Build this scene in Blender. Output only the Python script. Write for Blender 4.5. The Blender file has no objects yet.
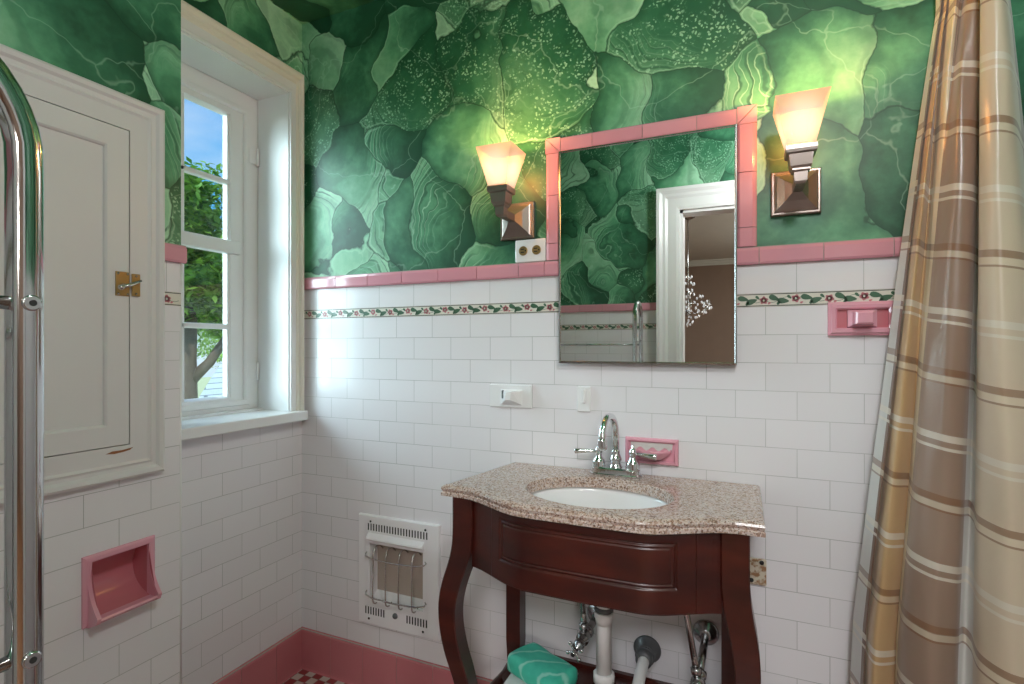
import bpy, bmesh, math, random
from math import sin, cos, pi, sqrt, radians
from mathutils import Vector, Matrix, noise
random.seed(7)
SC = bpy.context.scene
COL = SC.collection

# ------------------------------------------------------------------ layout (metres)
CZ = 1.296                      # camera height
YAW = radians(23.54)
YB = 1.626                      # back wall face
XW = -1.639                     # window wall face
XN = -1.418                     # projecting wall (chase) face
YN = 0.970                      # end of the chase
YR = -0.20                      # rear wall face (door wall)
XR = 1.25                       # right wall of the tub alcove
HC = 2.606                      # ceiling
ROW = 0.078; TW = 0.1545
ZB0, ZB1 = 1.408, 1.445         # flower band
ZC0, ZC1 = 1.5265, 1.576        # pink cap

# ------------------------------------------------------------------ helpers
def tag(o, label=None, cat=None, group=None, kind=None):
    if label: o['label'] = label
    if cat: o['category'] = cat
    if group: o['group'] = group
    if kind: o['kind'] = kind
    return o
def empty(name, loc):
    o = bpy.data.objects.new(name, None); COL.objects.link(o)
    o.location = loc; o.empty_display_size = .05
    return o
def wloc(o):
    v = Vector((0,0,0))
    while o is not None:
        v = v + Vector(o.location); o = o.parent
    return v
class MB:
    """collects shapes given in world coordinates; build() links them as one mesh object"""
    def __init__(s): s.bm = bmesh.new(); s.mi = 0
    def face(s, vs, smooth=False):
        try:
            f = s.bm.faces.new(vs); f.material_index = s.mi; f.smooth = smooth; return f
        except ValueError: return None
    def v(s, p): return s.bm.verts.new(p)
    def box(s, a, b):
        (x0,y0,z0),(x1,y1,z1) = a, b
        x0,x1 = sorted((x0,x1)); y0,y1 = sorted((y0,y1)); z0,z1 = sorted((z0,z1))
        c = [s.v((x,y,z)) for z in (z0,z1) for y in (y0,y1) for x in (x0,x1)]
        for q in ((0,2,3,1),(4,5,7,6),(0,1,5,4),(2,6,7,3),(0,4,6,2),(1,3,7,5)): s.face([c[i] for i in q])
        return s
    def bbox(s, a, b, bev=.003, seg=2):
        """bevelled box"""
        t = bmesh.new()
        (x0,y0,z0),(x1,y1,z1) = a, b
        bmesh.ops.create_cube(t, size=1)
        for v in t.verts:
            v.co = Vector(((x0+x1)/2+v.co.x*abs(x1-x0), (y0+y1)/2+v.co.y*abs(y1-y0), (z0+z1)/2+v.co.z*abs(z1-z0)))
        bmesh.ops.bevel(t, geom=t.edges[:], offset=bev, segments=seg, profile=.5, affect='EDGES')
        s.merge(t); return s
    def merge(s, t, M=None, smooth=False):
        m = {}
        for v in t.verts: m[v] = s.v(M @ v.co if M else v.co)
        for f in t.faces:
            s.face([m[v] for v in f.verts], smooth or f.smooth)
        t.free()
    def rings(s, rings, closed=True, cap=True, smooth=True, loop=False):
        R = [[s.v(p) for p in r] for r in rings]
        n = len(R[0])
        K = len(R) if loop else len(R)-1
        for i in range(K):
            a, b = R[i], R[(i+1) % len(R)]
            for j in range(n if closed else n-1):
                k = (j+1) % n
                s.face([a[j], a[k], b[k], b[j]], smooth)
        if cap and not loop and closed:
            s.face(list(reversed(R[0]))); s.face(R[-1])
        return s
    def tube(s, pts, r, n=12, cap=True, smooth=True, loop=False):
        pts = [Vector(p) for p in pts]
        rr = r if isinstance(r, (list, tuple)) else [r]*len(pts)
        rings = []; up = None
        N = len(pts)
        for i, p in enumerate(pts):
            if loop: d = pts[(i+1) % N]-pts[i-1]
            else: d = pts[min(i+1, N-1)]-pts[max(i-1, 0)]
            if d.length < 1e-9: d = Vector((0,0,1))
            d.normalize()
            if up is None:
                up = Vector((0,0,1)) if abs(d.z) < .9 else Vector((1,0,0))
            x = d.cross(up).normalized(); up = x.cross(d).normalized()
            rings.append([p + rr[i]*(cos(2*pi*k/n)*x + sin(2*pi*k/n)*up) for k in range(n)])
        return s.rings(rings, cap=cap, smooth=smooth, loop=loop)
    def lathe(s, o, axis, prof, n=24, cap=True):
        """prof = (distance along axis, radius)"""
        o = Vector(o); a = Vector(axis).normalized()
        u = Vector((0,0,1)) if abs(a.z) < .9 else Vector((1,0,0))
        x = a.cross(u).normalized(); y = x.cross(a)
        return s.rings([[o + a*h + max(r, 1e-5)*(cos(2*pi*k/n)*x + sin(2*pi*k/n)*y) for k in range(n)] for h, r in prof], cap=cap)
    def sphere(s, c, r, n=16, sc=(1,1,1)):
        t = bmesh.new(); bmesh.ops.create_uvsphere(t, u_segments=n, v_segments=max(6, n//2), radius=1)
        for v in t.verts: v.co = Vector((c[0]+v.co.x*r*sc[0], c[1]+v.co.y*r*sc[1], c[2]+v.co.z*r*sc[2]))
        s.merge(t, smooth=True); return s
    def prism(s, poly, P, h0, h1):
        """poly = 2-D points, P(a, b, h) -> point"""
        a = [s.v(P(x, y, h0)) for x, y in poly]; b = [s.v(P(x, y, h1)) for x, y in poly]
        n = len(poly)
        s.face(list(reversed(a))); s.face(b)
        for i in range(n): s.face([a[i], a[(i+1) % n], b[(i+1) % n], b[i]])
        return s
    def frame(s, P, a0, a1, b0, b1, prof, legs=False):
        """mitred frame of the closed profile (outward, height) around a rectangle"""
        R = []
        for d, h in prof:
            if legs: R.append([(a0-d, b0), (a0-d, b1+d), (a1+d, b1+d), (a1+d, b0)])
            else: R.append([(a0-d, b0-d), (a0-d, b1+d), (a1+d, b1+d), (a1+d, b0-d)])
        V = [[s.v(P(x, y, prof[i][1])) for x, y in r] for i, r in enumerate(R)]
        n = len(V)
        for i in range(n):
            p, q = V[i], V[(i+1) % n]
            for j in range(3 if legs else 4):
                k = (j+1) % 4
                s.face([p[j], p[k], q[k], q[j]])
        if legs:
            s.face([V[i][0] for i in range(n)]); s.face([V[i][3] for i in reversed(range(n))])
        return s
    def grid(s, nu, nv, fn, smooth=True, uv=None):
        V = [[s.v(fn(i/nu, j/nv)) for i in range(nu+1)] for j in range(nv+1)]
        lay = s.bm.loops.layers.uv.verify() if uv else None
        for j in range(nv):
            for i in range(nu):
                f = s.face([V[j][i], V[j][i+1], V[j+1][i+1], V[j+1][i]], smooth)
                if uv and f:
                    for l, (a, b) in zip(f.loops, ((i,j),(i+1,j),(i+1,j+1),(i,j+1))): l[lay].uv = uv(a/nu, b/nv)
        return s
    def build(s, name, mats, parent=None, label=None, fix=True, base=None):
        if fix: bmesh.ops.recalc_face_normals(s.bm, faces=s.bm.faces[:])
        if parent is None:
            if base is None:
                xs = [v.co for v in s.bm.verts]
                base = Vector(((min(p.x for p in xs)+max(p.x for p in xs))/2, (min(p.y for p in xs)+max(p.y for p in xs))/2, min(p.z for p in xs)))
            off = Vector(base)
        else: off = wloc(parent)
        for v in s.bm.verts: v.co -= off
        me = bpy.data.meshes.new(name); s.bm.to_mesh(me); s.bm.free()
        if not isinstance(mats, (list, tuple)): mats = [mats]
        for m in mats: me.materials.append(m)
        o = bpy.data.objects.new(name, me); COL.objects.link(o)
        if parent is not None: o.parent = parent
        else: o.location = off
        if label: o['label'] = label
        return o
def copy_tree(o, parent=None):
    c = o.copy(); COL.objects.link(c); c.parent = parent
    for ch in [x for x in COL.objects if x.parent == o]: copy_tree(ch, c)
    return c
def arc(c, r, a0, a1, n, P):
    return [P(c[0]+r*cos(radians(a0+(a1-a0)*i/n)), c[1]+r*sin(radians(a0+(a1-a0)*i/n))) for i in range(n+1)]
def sstep(t): t = max(0, min(1, t)); return t*t*(3-2*t)

# ------------------------------------------------------------------ materials
class NT:
    def __init__(s, name):
        s.m = bpy.data.materials.new(name); s.m.use_nodes = True
        s.t = s.m.node_tree; s.b = s.t.nodes['Principled BSDF']
    def n(s, typ, **k):
        nd = s.t.nodes.new(typ)
        for a, v in k.items(): setattr(nd, a, v)
        return nd
    def set(s, nd, i, v):
        if v is None: return
        if isinstance(v, bpy.types.NodeSocket): s.t.links.new(v, nd.inputs[i])
        else: nd.inputs[i].default_value = v
    def math(s, op, a, b=None, c=None, clamp=False):
        nd = s.n('ShaderNodeMath', operation=op, use_clamp=clamp)
        for i, v in enumerate((a, b, c)): s.set(nd, i, v)
        return nd.outputs[0]
    def vmath(s, op, a, b=None):
        nd = s.n('ShaderNodeVectorMath', operation=op); s.set(nd, 0, a); s.set(nd, 1, b)
        return nd.outputs['Value'] if op in ('DOT_PRODUCT', 'LENGTH') else nd.outputs[0]
    def vscale(s, a, k):
        nd = s.n('ShaderNodeVectorMath', operation='SCALE'); s.set(nd, 0, a); s.set(nd, 3, k); return nd.outputs[0]
    def mix(s, f, a, b, typ='MIX'):
        nd = s.n('ShaderNodeMix', data_type='RGBA', blend_type=typ)
        s.set(nd, 0, f); s.set(nd, 6, a); s.set(nd, 7, b); return nd.outputs[2]
    def pos(s): return s.n('ShaderNodeNewGeometry').outputs['Position']
    def sep(s, v):
        nd = s.n('ShaderNodeSeparateXYZ'); s.set(nd, 0, v); return nd.outputs
    def comb(s, x, y, z=0.0):
        nd = s.n('ShaderNodeCombineXYZ'); s.set(nd, 0, x); s.set(nd, 1, y); s.set(nd, 2, z); return nd.outputs[0]
    def noise(s, v, scale, detail=3, rough=.5, out=0):
        nd = s.n('ShaderNodeTexNoise'); s.set(nd, 'Vector', v); nd.inputs['Scale'].default_value = scale
        nd.inputs['Detail'].default_value = detail; nd.inputs['Roughness'].default_value = rough
        return nd.outputs[out]
    def vor(s, v, scale, feature='F1', rand=1):
        nd = s.n('ShaderNodeTexVoronoi', feature=feature); s.set(nd, 'Vector', v); nd.inputs['Scale'].default_value = scale
        nd.inputs['Randomness'].default_value = rand
        return nd
    def ramp(s, f, stops, interp='LINEAR'):
        nd = s.n('ShaderNodeValToRGB'); s.set(nd, 0, f); cr = nd.color_ramp; cr.interpolation = interp
        while len(cr.elements) < len(stops): cr.elements.new(.5)
        for e, (p, c) in zip(cr.elements, stops):
            e.position = p; e.color = c if len(c) == 4 else (*c, 1)
        return nd.outputs[0]
    def smooth(s, v, a, b):
        nd = s.n('ShaderNodeMapRange', interpolation_type='SMOOTHSTEP'); s.set(nd, 0, v); nd.inputs[1].default_value = a; nd.inputs[2].default_value = b
        return nd.outputs[0]
    def bump(s, h, strength=.3, dist=.002):
        nd = s.n('ShaderNodeBump'); s.set(nd, 'Height', h); nd.inputs['Strength'].default_value = strength; nd.inputs['Distance'].default_value = dist
        s.t.links.new(nd.outputs[0], s.b.inputs['Normal'])
    def col(s, c): s.set(s.b, 'Base Color', c if isinstance(c, bpy.types.NodeSocket) else ((*c, 1) if len(c) == 3 else c))
    def prop(s, **k):
        for a, v in k.items(): s.set(s.b, a.replace('_', ' '), v)
        return s
def srgb(r, g, b):
    f = lambda c: (c/255)/12.92 if c <= 10 else ((c/255+.055)/1.055)**2.4
    return (f(r), f(g), f(b), 1)
def plain(name, c, rough=.5, metal=0, coat=0, bump=0, bscale=60, vary=.06, **k):
    t = NT(name)
    nz = t.noise(t.pos(), 9, 3)
    dark = tuple(x*(1-vary) for x in c[:3])+(1,); lite = tuple(min(1, x*(1+vary)) for x in c[:3])+(1,)
    t.col(t.mix(nz, dark, lite)); t.prop(Roughness=rough, Metallic=metal, **k)
    if coat: t.b.inputs['Coat Weight'].default_value = coat; t.b.inputs['Coat Roughness'].default_value = .08
    if bump: t.bump(t.noise(t.pos(), bscale, 3), bump, .002)
    return t.m

def tile_mat(name, horiz, hoff, zoff, base=(.83,.81,.83,1), grout=(.40,.40,.39,1), row=ROW, w=TW, shift=.5):
    """white running-bond tile; horiz = 0 for X, 1 for Y"""
    t = NT(name); p = t.sep(t.pos())
    vec = t.comb(t.math('SUBTRACT', p[horiz], hoff), t.math('SUBTRACT', p[2], zoff))
    br = t.n('ShaderNodeTexBrick', offset=shift); t.set(br, 'Vector', vec)
    for k, v in (('Scale', 1), ('Mortar Size', .0009), ('Mortar Smooth', .3), ('Bias', 0), ('Brick Width', w), ('Row Height', row)): br.inputs[k].default_value = v
    br.inputs['Color1'].default_value = base; br.inputs['Color2'].default_value = tuple(x*.965 for x in base[:3])+(1,)
    br.inputs['Mortar'].default_value = grout
    gn = t.noise(t.pos(), 3.5, 2)
    g = t.math('MULTIPLY', br.outputs['Fac'], t.smooth(gn, .25, .6))
    c = t.mix(g, t.mix(br.outputs['Fac'], br.outputs['Color'], (.62,.62,.61,1)), grout)
    t.col(c)
    t.prop(Roughness=t.math('ADD', t.math('MULTIPLY', br.outputs['Fac'], .5), .22))
    h = t.math('ADD', t.math('MULTIPLY', br.outputs['Fac'], -1.0), t.math('MULTIPLY', t.noise(t.pos(), 14, 2), .25))
    t.bump(h, .25, .0012)
    return t.m

def wallpaper_mat():
    """malachite paper: overlapping curved slabs with strata lines, speckled slabs and pale veins"""
    t = NT('malachite_wallpaper'); P = t.pos()
    w1 = t.vscale(t.vmath('SUBTRACT', t.noise(P, 2.6, 2, .5, 1), (.5,.5,.5)), .42)
    w2 = t.vscale(t.vmath('SUBTRACT', t.noise(P, 13, 3, .55, 1), (.5,.5,.5)), .034)
    q = t.vmath('ADD', t.vmath('ADD', P, w1), w2)
    def layer(sc, off):
        qq = t.vmath('ADD', t.vmath("MULTIPLY", q, (1.0, 1.0, .80)), off)
        vo = t.vor(qq, sc, rand=.92); cc = vo.outputs['Color']
        ed = t.vor(qq, sc, 'DISTANCE_TO_EDGE', rand=.92).outputs['Distance']
        dirv = t.vmath('NORMALIZE', t.vmath('SUBTRACT', cc, (.5,.5,.5)))
        rel = t.vmath('SUBTRACT', qq, vo.outputs['Position'])
        g = t.math('MULTIPLY', t.vmath('DOT_PRODUCT', rel, dirv), sc/4.4)
        rad = t.vmath('LENGTH', t.vmath('ADD', rel, t.vscale(dirv, .16)))
        return t.sep(cc), ed, g, rad
    cs, ed, g, rad = layer(4.0, (0, 0, 0))
    nz = t.noise(P, 5, 4, .6); nf = t.noise(P, 38, 4, .6)
    tone = t.math('ADD', t.math('MULTIPLY', g, 2.9), t.math('ADD', t.math('MULTIPLY', nz, .85), t.math('MULTIPLY', t.math('SUBTRACT', cs[0], .5), .40)))
    tone = t.math('ADD', tone, t.math('MULTIPLY', t.math('SUBTRACT', nf, .5), .30))
    base = t.ramp(tone, [(.0, (.018,.095,.048)), (.20, (.042,.185,.096)), (.42, (.105,.345,.185)), (.62, (.195,.48,.275)), (.90, (.36,.65,.43))])
    # curved strata, strongest towards the pale rim of each slab
    ph = t.math('ADD', t.math('MULTIPLY', rad, 215), t.math('MULTIPLY', t.noise(P, 8, 2), 13))
    wv = t.math('SINE', ph); wv2 = t.math('SINE', t.math('MULTIPLY', ph, 1.7))
    near = t.math('MULTIPLY', t.smooth(g, -.05, .045), t.smooth(cs[1], .12, .30))
    near = t.math('MULTIPLY', near, t.smooth(t.noise(P, 4.5, 2), .33, .60))
    base = t.mix(t.math('MULTIPLY', t.math('MULTIPLY', t.smooth(wv, .45, 1.0), near), .70), base, (.012,.085,.045,1))
    base = t.mix(t.math('MULTIPLY', t.math('MULTIPLY', t.smooth(wv2, .80, 1.0), near), .60), base, (.42,.74,.52,1))
    # soft fine grain strata everywhere
    wv3 = t.math('SINE', t.math('ADD', t.math('MULTIPLY', rad, 70), t.math('MULTIPLY', nz, 9)))
    base = t.mix(t.math('MULTIPLY', t.smooth(wv3, .2, 1.0), .28), base, (.012,.10,.05,1))
    # speckled slabs
    spk = t.math('SUBTRACT', 1.0, t.smooth(cs[2], .20, .23))
    base = t.mix(t.math('MULTIPLY', spk, .55), base, (.012,.11,.045,1))
    sv = t.vor(t.vmath('ADD', P, t.vscale(t.noise(P, 60, 2, .5, 1), .02)), 92).outputs['Distance']
    spm = t.math('MULTIPLY', t.math('SUBTRACT', 1.0, t.smooth(sv, .22, .44)), spk)
    spm = t.math('MULTIPLY', spm, t.smooth(t.noise(P, 22, 3), .40, .58))
    base = t.mix(t.math('MULTIPLY', spm, .75), base, (.36,.68,.46,1))
    # thin pale veins inside some slabs
    vn = t.vor(t.vmath('ADD', q, t.vscale(t.noise(P, 7, 3, .5, 1), .16)), 2.3, 'DISTANCE_TO_EDGE').outputs['Distance']
    base = t.mix(t.math('MULTIPLY', t.math('SUBTRACT', 1.0, t.smooth(vn, .0, .008)), .26), base, (.48,.78,.58,1))
    # one rim of a slab is dark where it dips under its neighbour, the other is a fine pale line
    under = t.smooth(g, .03, -.05)
    dk = t.math('MULTIPLY', t.math('SUBTRACT', 1.0, t.smooth(ed, .0, .13)), under)
    base = t.mix(t.math('MULTIPLY', dk, .50), base, (.006,.055,.026,1))
    base = t.mix(t.math('MULTIPLY', t.math('SUBTRACT', 1.0, t.smooth(ed, .001, .011)), .75), base, (.006,.050,.024,1))
    rim = t.math('MULTIPLY', t.math('SUBTRACT', 1.0, t.smooth(t.math('ABSOLUTE', t.math('SUBTRACT', ed, .022)), .0, .011)), t.smooth(g, .0, .05))
    base = t.mix(t.math('MULTIPLY', rim, .36), base, (.46,.76,.55,1))
    t.col(base); t.prop(Roughness=.42)
    t.bump(nf, .03, .001)
    return t.m

def granite_mat():
    t = NT('speckled_granite'); P = t.pos()
    a = t.vor(P, 260).outputs['Color']; s = t.sep(a)
    b = t.sep(t.vor(P, 420).outputs['Color'])
    c = t.ramp(s[0], [(0, srgb(104,80,72)), (.12, srgb(150,122,108)), (.30, srgb(184,158,144)), (.55, srgb(206,188,178)), (.8, srgb(220,208,202)), (1, srgb(190,178,176))])
    c = t.mix(t.math('MULTIPLY', t.smooth(b[1], .88, .94), .7), c, srgb(84,74,70))
    c = t.mix(t.math('MULTIPLY', t.noise(P, 24, 3), .25), c, srgb(176,140,108))
    t.col(c); t.prop(Roughness=.12, Specular_IOR_Level=.5); return t.m
def wood_mat():
    t = NT('cherry_wood'); P = t.pos(); s = t.sep(P)
    v = t.comb(t.math('MULTIPLY', s[0], 3.0), t.math('MULTIPLY', s[1], 3.0), t.math('MULTIPLY', s[2], 9))
    n1 = t.noise(v, 2.2, 4, .5)
    t.col(t.ramp(n1, [(.3, srgb(50,15,10)), (.5, srgb(64,21,14)), (.7, srgb(78,28,18))]))
    t.prop(Roughness=.34); t.b.inputs['Coat Weight'].default_value = .35; t.b.inputs['Coat Roughness'].default_value = .18
    t.bump(n1, .03, .001); return t.m
def curtain_mat():
    t = NT('plaid_satin_curtain'); uv = t.n('ShaderNodeUVMap'); s = t.sep(uv.outputs[0])
    cream = srgb(232,216,184); tan = srgb(206,170,124); taupe = srgb(160,134,116); brown = srgb(124,94,74); silver = srgb(218,216,210); olive = srgb(220,202,176)
    U = s[0]
    bands = [(0, silver), (.045, brown), (.15, tan), (.30, cream), (.375, taupe), (.560, silver), (.690, olive), (.93, taupe)]
    c = t.ramp(U, bands, 'CONSTANT')
    # paired stripes: pale and brown pairs alternate down the cloth
    ph = t.math('FRACT', t.math('DIVIDE', s[1], .272))
    def strip(a, b): return t.math('MULTIPLY', t.math('GREATER_THAN', ph, a), t.math('LESS_THAN', ph, b))
    lite = t.math('ADD', strip(.02, .075), strip(.120, .145))
    dark = strip(.50, .555); dl = strip(.560, .610); d2 = strip(.612, .628)
    on = t.math('GREATER_THAN', t.noise(t.comb(U, 0.0), 6, 0), 0.0)
    c = t.mix(t.math('MULTIPLY', lite, .75), c, srgb(232,224,208))
    c = t.mix(t.math('MULTIPLY', t.math('ADD', dark, d2), .7), c, srgb(140,98,66))
    c = t.mix(t.math('MULTIPLY', dl, .55), c, srgb(230,216,190))
    t.col(c); t.prop(Roughness=.30, Sheen_Weight=.3)
    t.b.inputs['Specular IOR Level'].default_value = .6
    t.bump(t.noise(t.pos(), 16, 4), .35, .006)
    # thin cloth: let a little light through
    tr = t.n('ShaderNodeBsdfTranslucent'); t.set(tr, 0, c); mx = t.n('ShaderNodeMixShader'); mx.inputs[0].default_value = .18
    out = t.t.nodes['Material Output']
    t.t.links.new(t.b.outputs[0], mx.inputs[1]); t.t.links.new(tr.outputs[0], mx.inputs[2]); t.t.links.new(mx.outputs[0], out.inputs[0])
    return t.m
def floor_mat():
    t = NT('red_white_mosaic'); p = t.sep(t.pos())
    k = 1/.036
    ch = t.n('ShaderNodeTexChecker'); t.set(ch, 0, t.comb(p[0], p[1])); ch.inputs['Scale'].default_value = k
    ch.inputs['Color1'].default_value = srgb(150,60,62); ch.inputs['Color2'].default_value = srgb(205,196,188)
    fx = t.math('ABSOLUTE', t.math('SUBTRACT', t.math('FRACT', t.math('MULTIPLY', p[0], k)), .5))
    fy = t.math('ABSOLUTE', t.math('SUBTRACT', t.math('FRACT', t.math('MULTIPLY', p[1], k)), .5))
    g = t.smooth(t.math('MAXIMUM', fx, fy), .455, .48)
    t.col(t.mix(g, ch.outputs[0], srgb(120,110,104))); t.prop(Roughness=.3); t.bump(t.math('MULTIPLY', g, -1.0), .3, .001); return t.m
def towel_mat():
    t = NT('teal_striped_cloth'); P = t.pos()
    w = t.math('ADD', t.vmath('DOT_PRODUCT', P, (55, -110, 40)), t.math('MULTIPLY', t.noise(P, 12, 3), 7))
    s1 = t.smooth(t.math('SINE', w), .72, 1.0)
    c = t.mix(t.noise(P, 30, 4), srgb(40,176,148), srgb(92,220,192))
    t.col(t.mix(t.math('MULTIPLY', s1, .65), c, srgb(176,236,220))); t.prop(Roughness=.55); t.bump(t.noise(P, 90, 3), .3, .002); return t.m
def leaf_mat(name, a, b):
    t = NT(name); n = t.noise(t.pos(), 5, 3); n2 = t.n('ShaderNodeNewGeometry').outputs['Random Per Island']
    t.col(t.mix(n2, a, b)); t.prop(Roughness=.6)
    c = t.mix(n2, a, b)
    tr = t.n('ShaderNodeBsdfTranslucent'); t.set(tr, 0, c); mx = t.n('ShaderNodeMixShader'); mx.inputs[0].default_value = .35
    t.t.links.new(t.b.outputs[0], mx.inputs[1]); t.t.links.new(tr.outputs[0], mx.inputs[2]); t.t.links.new(mx.outputs[0], t.t.nodes['Material Output'].inputs[0])
    return t.m
def glass_mat(name, rough=0, col=(1,1,1,1)):
    t = NT(name); t.prop(Base_Color=col, Roughness=rough, IOR=1.45); t.b.inputs['Transmission Weight'].default_value = 1; return t.m
def pane_mat():
    t = NT('window_pane_glass')
    tr = t.n('ShaderNodeBsdfTransparent'); gl = t.n('ShaderNodeBsdfGlossy'); gl.inputs['Roughness'].default_value = .02
    mx = t.n('ShaderNodeMixShader'); mx.inputs[0].default_value = .04; t.t.links.new(tr.outputs[0], mx.inputs[1]); t.t.links.new(gl.outputs[0], mx.inputs[2])
    t.t.links.new(mx.outputs[0], t.t.nodes['Material Output'].inputs[0]); return t.m
def shade_mat():
    """frosted glass shade glowing from the bulb inside"""
    t = NT('frosted_lamp_glass')
    oc = t.n('ShaderNodeTexCoord').outputs['Object']
    d = t.vmath('LENGTH', t.vmath('MULTIPLY', t.vmath('SUBTRACT', oc, (0, -.137, .200)), (1, .9, .8)))
    f = t.smooth(d, .035, .078)
    em = t.n('ShaderNodeEmission'); t.set(em, 0, t.mix(f, (1.0,.88,.80,1), (1.0,.56,.36,1))); t.set(em, 1, t.math('SUBTRACT', .46, t.math('MULTIPLY', f, .12)))
    df = t.n('ShaderNodeBsdfDiffuse'); df.inputs[0].default_value = (.30,.26,.22,1)
    tr = t.n('ShaderNodeBsdfTransparent'); tr.inputs[0].default_value = (1,.84,.70,1)
    b = t.n('ShaderNodeMixShader'); b.inputs[0].default_value = .45
    t.t.links.new(df.outputs[0], b.inputs[1]); t.t.links.new(tr.outputs[0], b.inputs[2])
    c = t.n('ShaderNodeAddShader'); t.t.links.new(b.outputs[0], c.inputs[0]); t.t.links.new(em.outputs[0], c.inputs[1])
    t.t.links.new(c.outputs[0], t.t.nodes['Material Output'].inputs[0]); return t.m
def emit_mat(name, c, s):
    t = NT(name); t.prop(Base_Color=c, Emission_Color=c, Emission_Strength=s); return t.m

PAPER = wallpaper_mat()
T_BACK = tile_mat('white_tile_back', 0, .060, .16)
T_BACK2 = tile_mat('white_tile_top_course', 0, .136, ZB1, row=ZC0-ZB1, shift=0)
T_WIN = tile_mat('white_tile_window_wall', 1, 1.5767+TW/2, .16)
T_WIN2 = tile_mat('white_tile_window_top_course', 1, 1.5767, ZB1, row=ZC0-ZB1, shift=0)
T_CH = tile_mat('white_tile_chase', 1, .8895, .168)
T_CH2 = tile_mat('white_tile_chase_top_course', 1, .93, ZB1, row=ZC0-ZB1, shift=0)
def pink(name, a, b):
    t = NT(name); n = t.noise(t.pos(), 7, 3); isl = t.n('ShaderNodeNewGeometry').outputs['Random Per Island']
    t.col(t.mix(t.math('MULTIPLY', t.math('ADD', n, isl), .5), a, b)); t.prop(Roughness=.14); t.b.inputs['Coat Weight'].default_value = .3
    t.bump(t.noise(t.pos(), 25, 2), .08, .001); return t.m
PINK = pink('pink_glazed_tile', srgb(212,146,160), srgb(226,162,174))
PINKB = pink('pink_base_tile', srgb(192,112,118), srgb(210,132,138))
PINKF = pink('pink_glazed_fixture', srgb(222,156,172), srgb(232,170,184))
PINKR = pink('deep_pink_glaze', srgb(200,116,126), srgb(212,130,138))
GROUT = plain('grey_grout', srgb(176,158,152), .8)
PAINT = plain('white_gloss_paint', (.80,.80,.79,1), .28, bump=.05, bscale=20, vary=.02)
PAINTG = plain('pale_grey_cabinet_paint', (.72,.70,.69,1), .38, bump=.06, bscale=30, vary=.02)
CREAM = plain('cream_casing_paint', (.78,.74,.64,1), .35, bump=.05, bscale=25, vary=.03)
CERAM = plain('white_glazed_ceramic', (.84,.84,.84,1), .1, coat=.3, vary=.01)
ENAM = plain('white_enamel_metal', (.86,.85,.86,1), .28, vary=.02)
CHROME = plain('polished_chrome', (.74,.75,.76,1), .07, metal=1, vary=.01)
CHROMEG = plain('grey_chrome_tube', (.56,.57,.58,1), .10, metal=1, vary=.03)
CHROMED = plain('tarnished_chrome', (.46,.46,.46,1), .26, metal=1, vary=.25)
NICKEL = plain('brushed_nickel', srgb(158,146,138), .34, metal=.85, vary=.08)
STEEL = plain('dull_steel_wire', (.58,.56,.54,1), .25, metal=1)
BRASS = plain('worn_brass', srgb(176,146,96), .35, metal=.8, vary=.3, bump=.2)
BLACK = plain('dark_slot', (.02,.02,.02,1), .6)
MIRROR = plain('mirror_silver', (.80,.84,.82,1), .004, metal=1, vary=0)
PVC = plain('white_pvc_pipe', (.80,.80,.79,1), .3)
RUBBER = plain('grey_rubber_coupling', srgb(96,98,100), .42, metal=.3, vary=.2)
GRANITE = granite_mat(); WOOD = wood_mat(); CLOTH = curtain_mat(); FLOOR = floor_mat(); TOWEL = towel_mat()
BEIGEM = plain('tan_radiant_panel', srgb(176,162,150), .5, vary=.15, bump=.2, bscale=80)
CHIP = plain('bare_wood_chip', srgb(150,98,60), .7, vary=.3)
LEAFT = plain('green_leaf_glaze', srgb(70,106,82), .3, vary=.3)
FLOWT = plain('rose_flower_glaze', srgb(196,120,128), .3, vary=.2)
LINET = plain('dark_line_glaze', srgb(44,48,46), .3)
BANDW = plain('ivory_band_glaze', srgb(224,220,208), .2, vary=.02)
SHADE = shade_mat()
HALLW = plain('taupe_hall_paint', srgb(138,118,104), .7)
HALLC = plain('hall_ceiling_paint', srgb(206,208,202), .8)
OAK = plain('hall_floor_wood', srgb(120,84,56), .4)
CRYST = plain('cut_crystal', (.92,.94,.96,1), .12, metal=.7, vary=0)
PANE = pane_mat()
LEAF1 = leaf_mat('tree_leaves', srgb(64,112,36), srgb(128,176,62))
LEAF2 = leaf_mat('tree_leaves_pale', srgb(86,128,48), srgb(150,186,84))
BARK = plain('grey_bark', srgb(96,88,74), .85, bump=.6, bscale=12, vary=.3)
LAWN = plain('dry_lawn', srgb(150,156,112), .9, vary=.3)
BEAD = plain('white_caulk', (.7,.7,.68,1), .6)
_t = NT('grey_roof_shingles'); _p = _t.pos()
_br = _t.n('ShaderNodeTexBrick'); _t.set(_br, 'Vector', _t.comb(_t.vmath('DOT_PRODUCT', _p, (.55,.83,0)), _t.vmath('DOT_PRODUCT', _p, (-.8,.5,.9))))
for _k, _v in (('Scale', 1), ('Mortar Size', .012), ('Brick Width', .42), ('Row Height', .17)): _br.inputs[_k].default_value = _v
_br.inputs['Color1'].default_value = srgb(176,186,184); _br.inputs['Color2'].default_value = srgb(150,162,162); _br.inputs['Mortar'].default_value = srgb(92,100,102)
_t.col(_br.outputs[0]); _t.prop(Roughness=.9); SHING = _t.m

# ------------------------------------------------------------------ room shell
def P_back(a, b, h): return (a, YB-h, b)          # h = towards the room
def P_rear(a, b, h): return (a, YR+h, b)
def P_win(a, b, h): return (XW+h, a, b)
def P_ch(a, b, h): return (XN+h, a, b)

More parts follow.
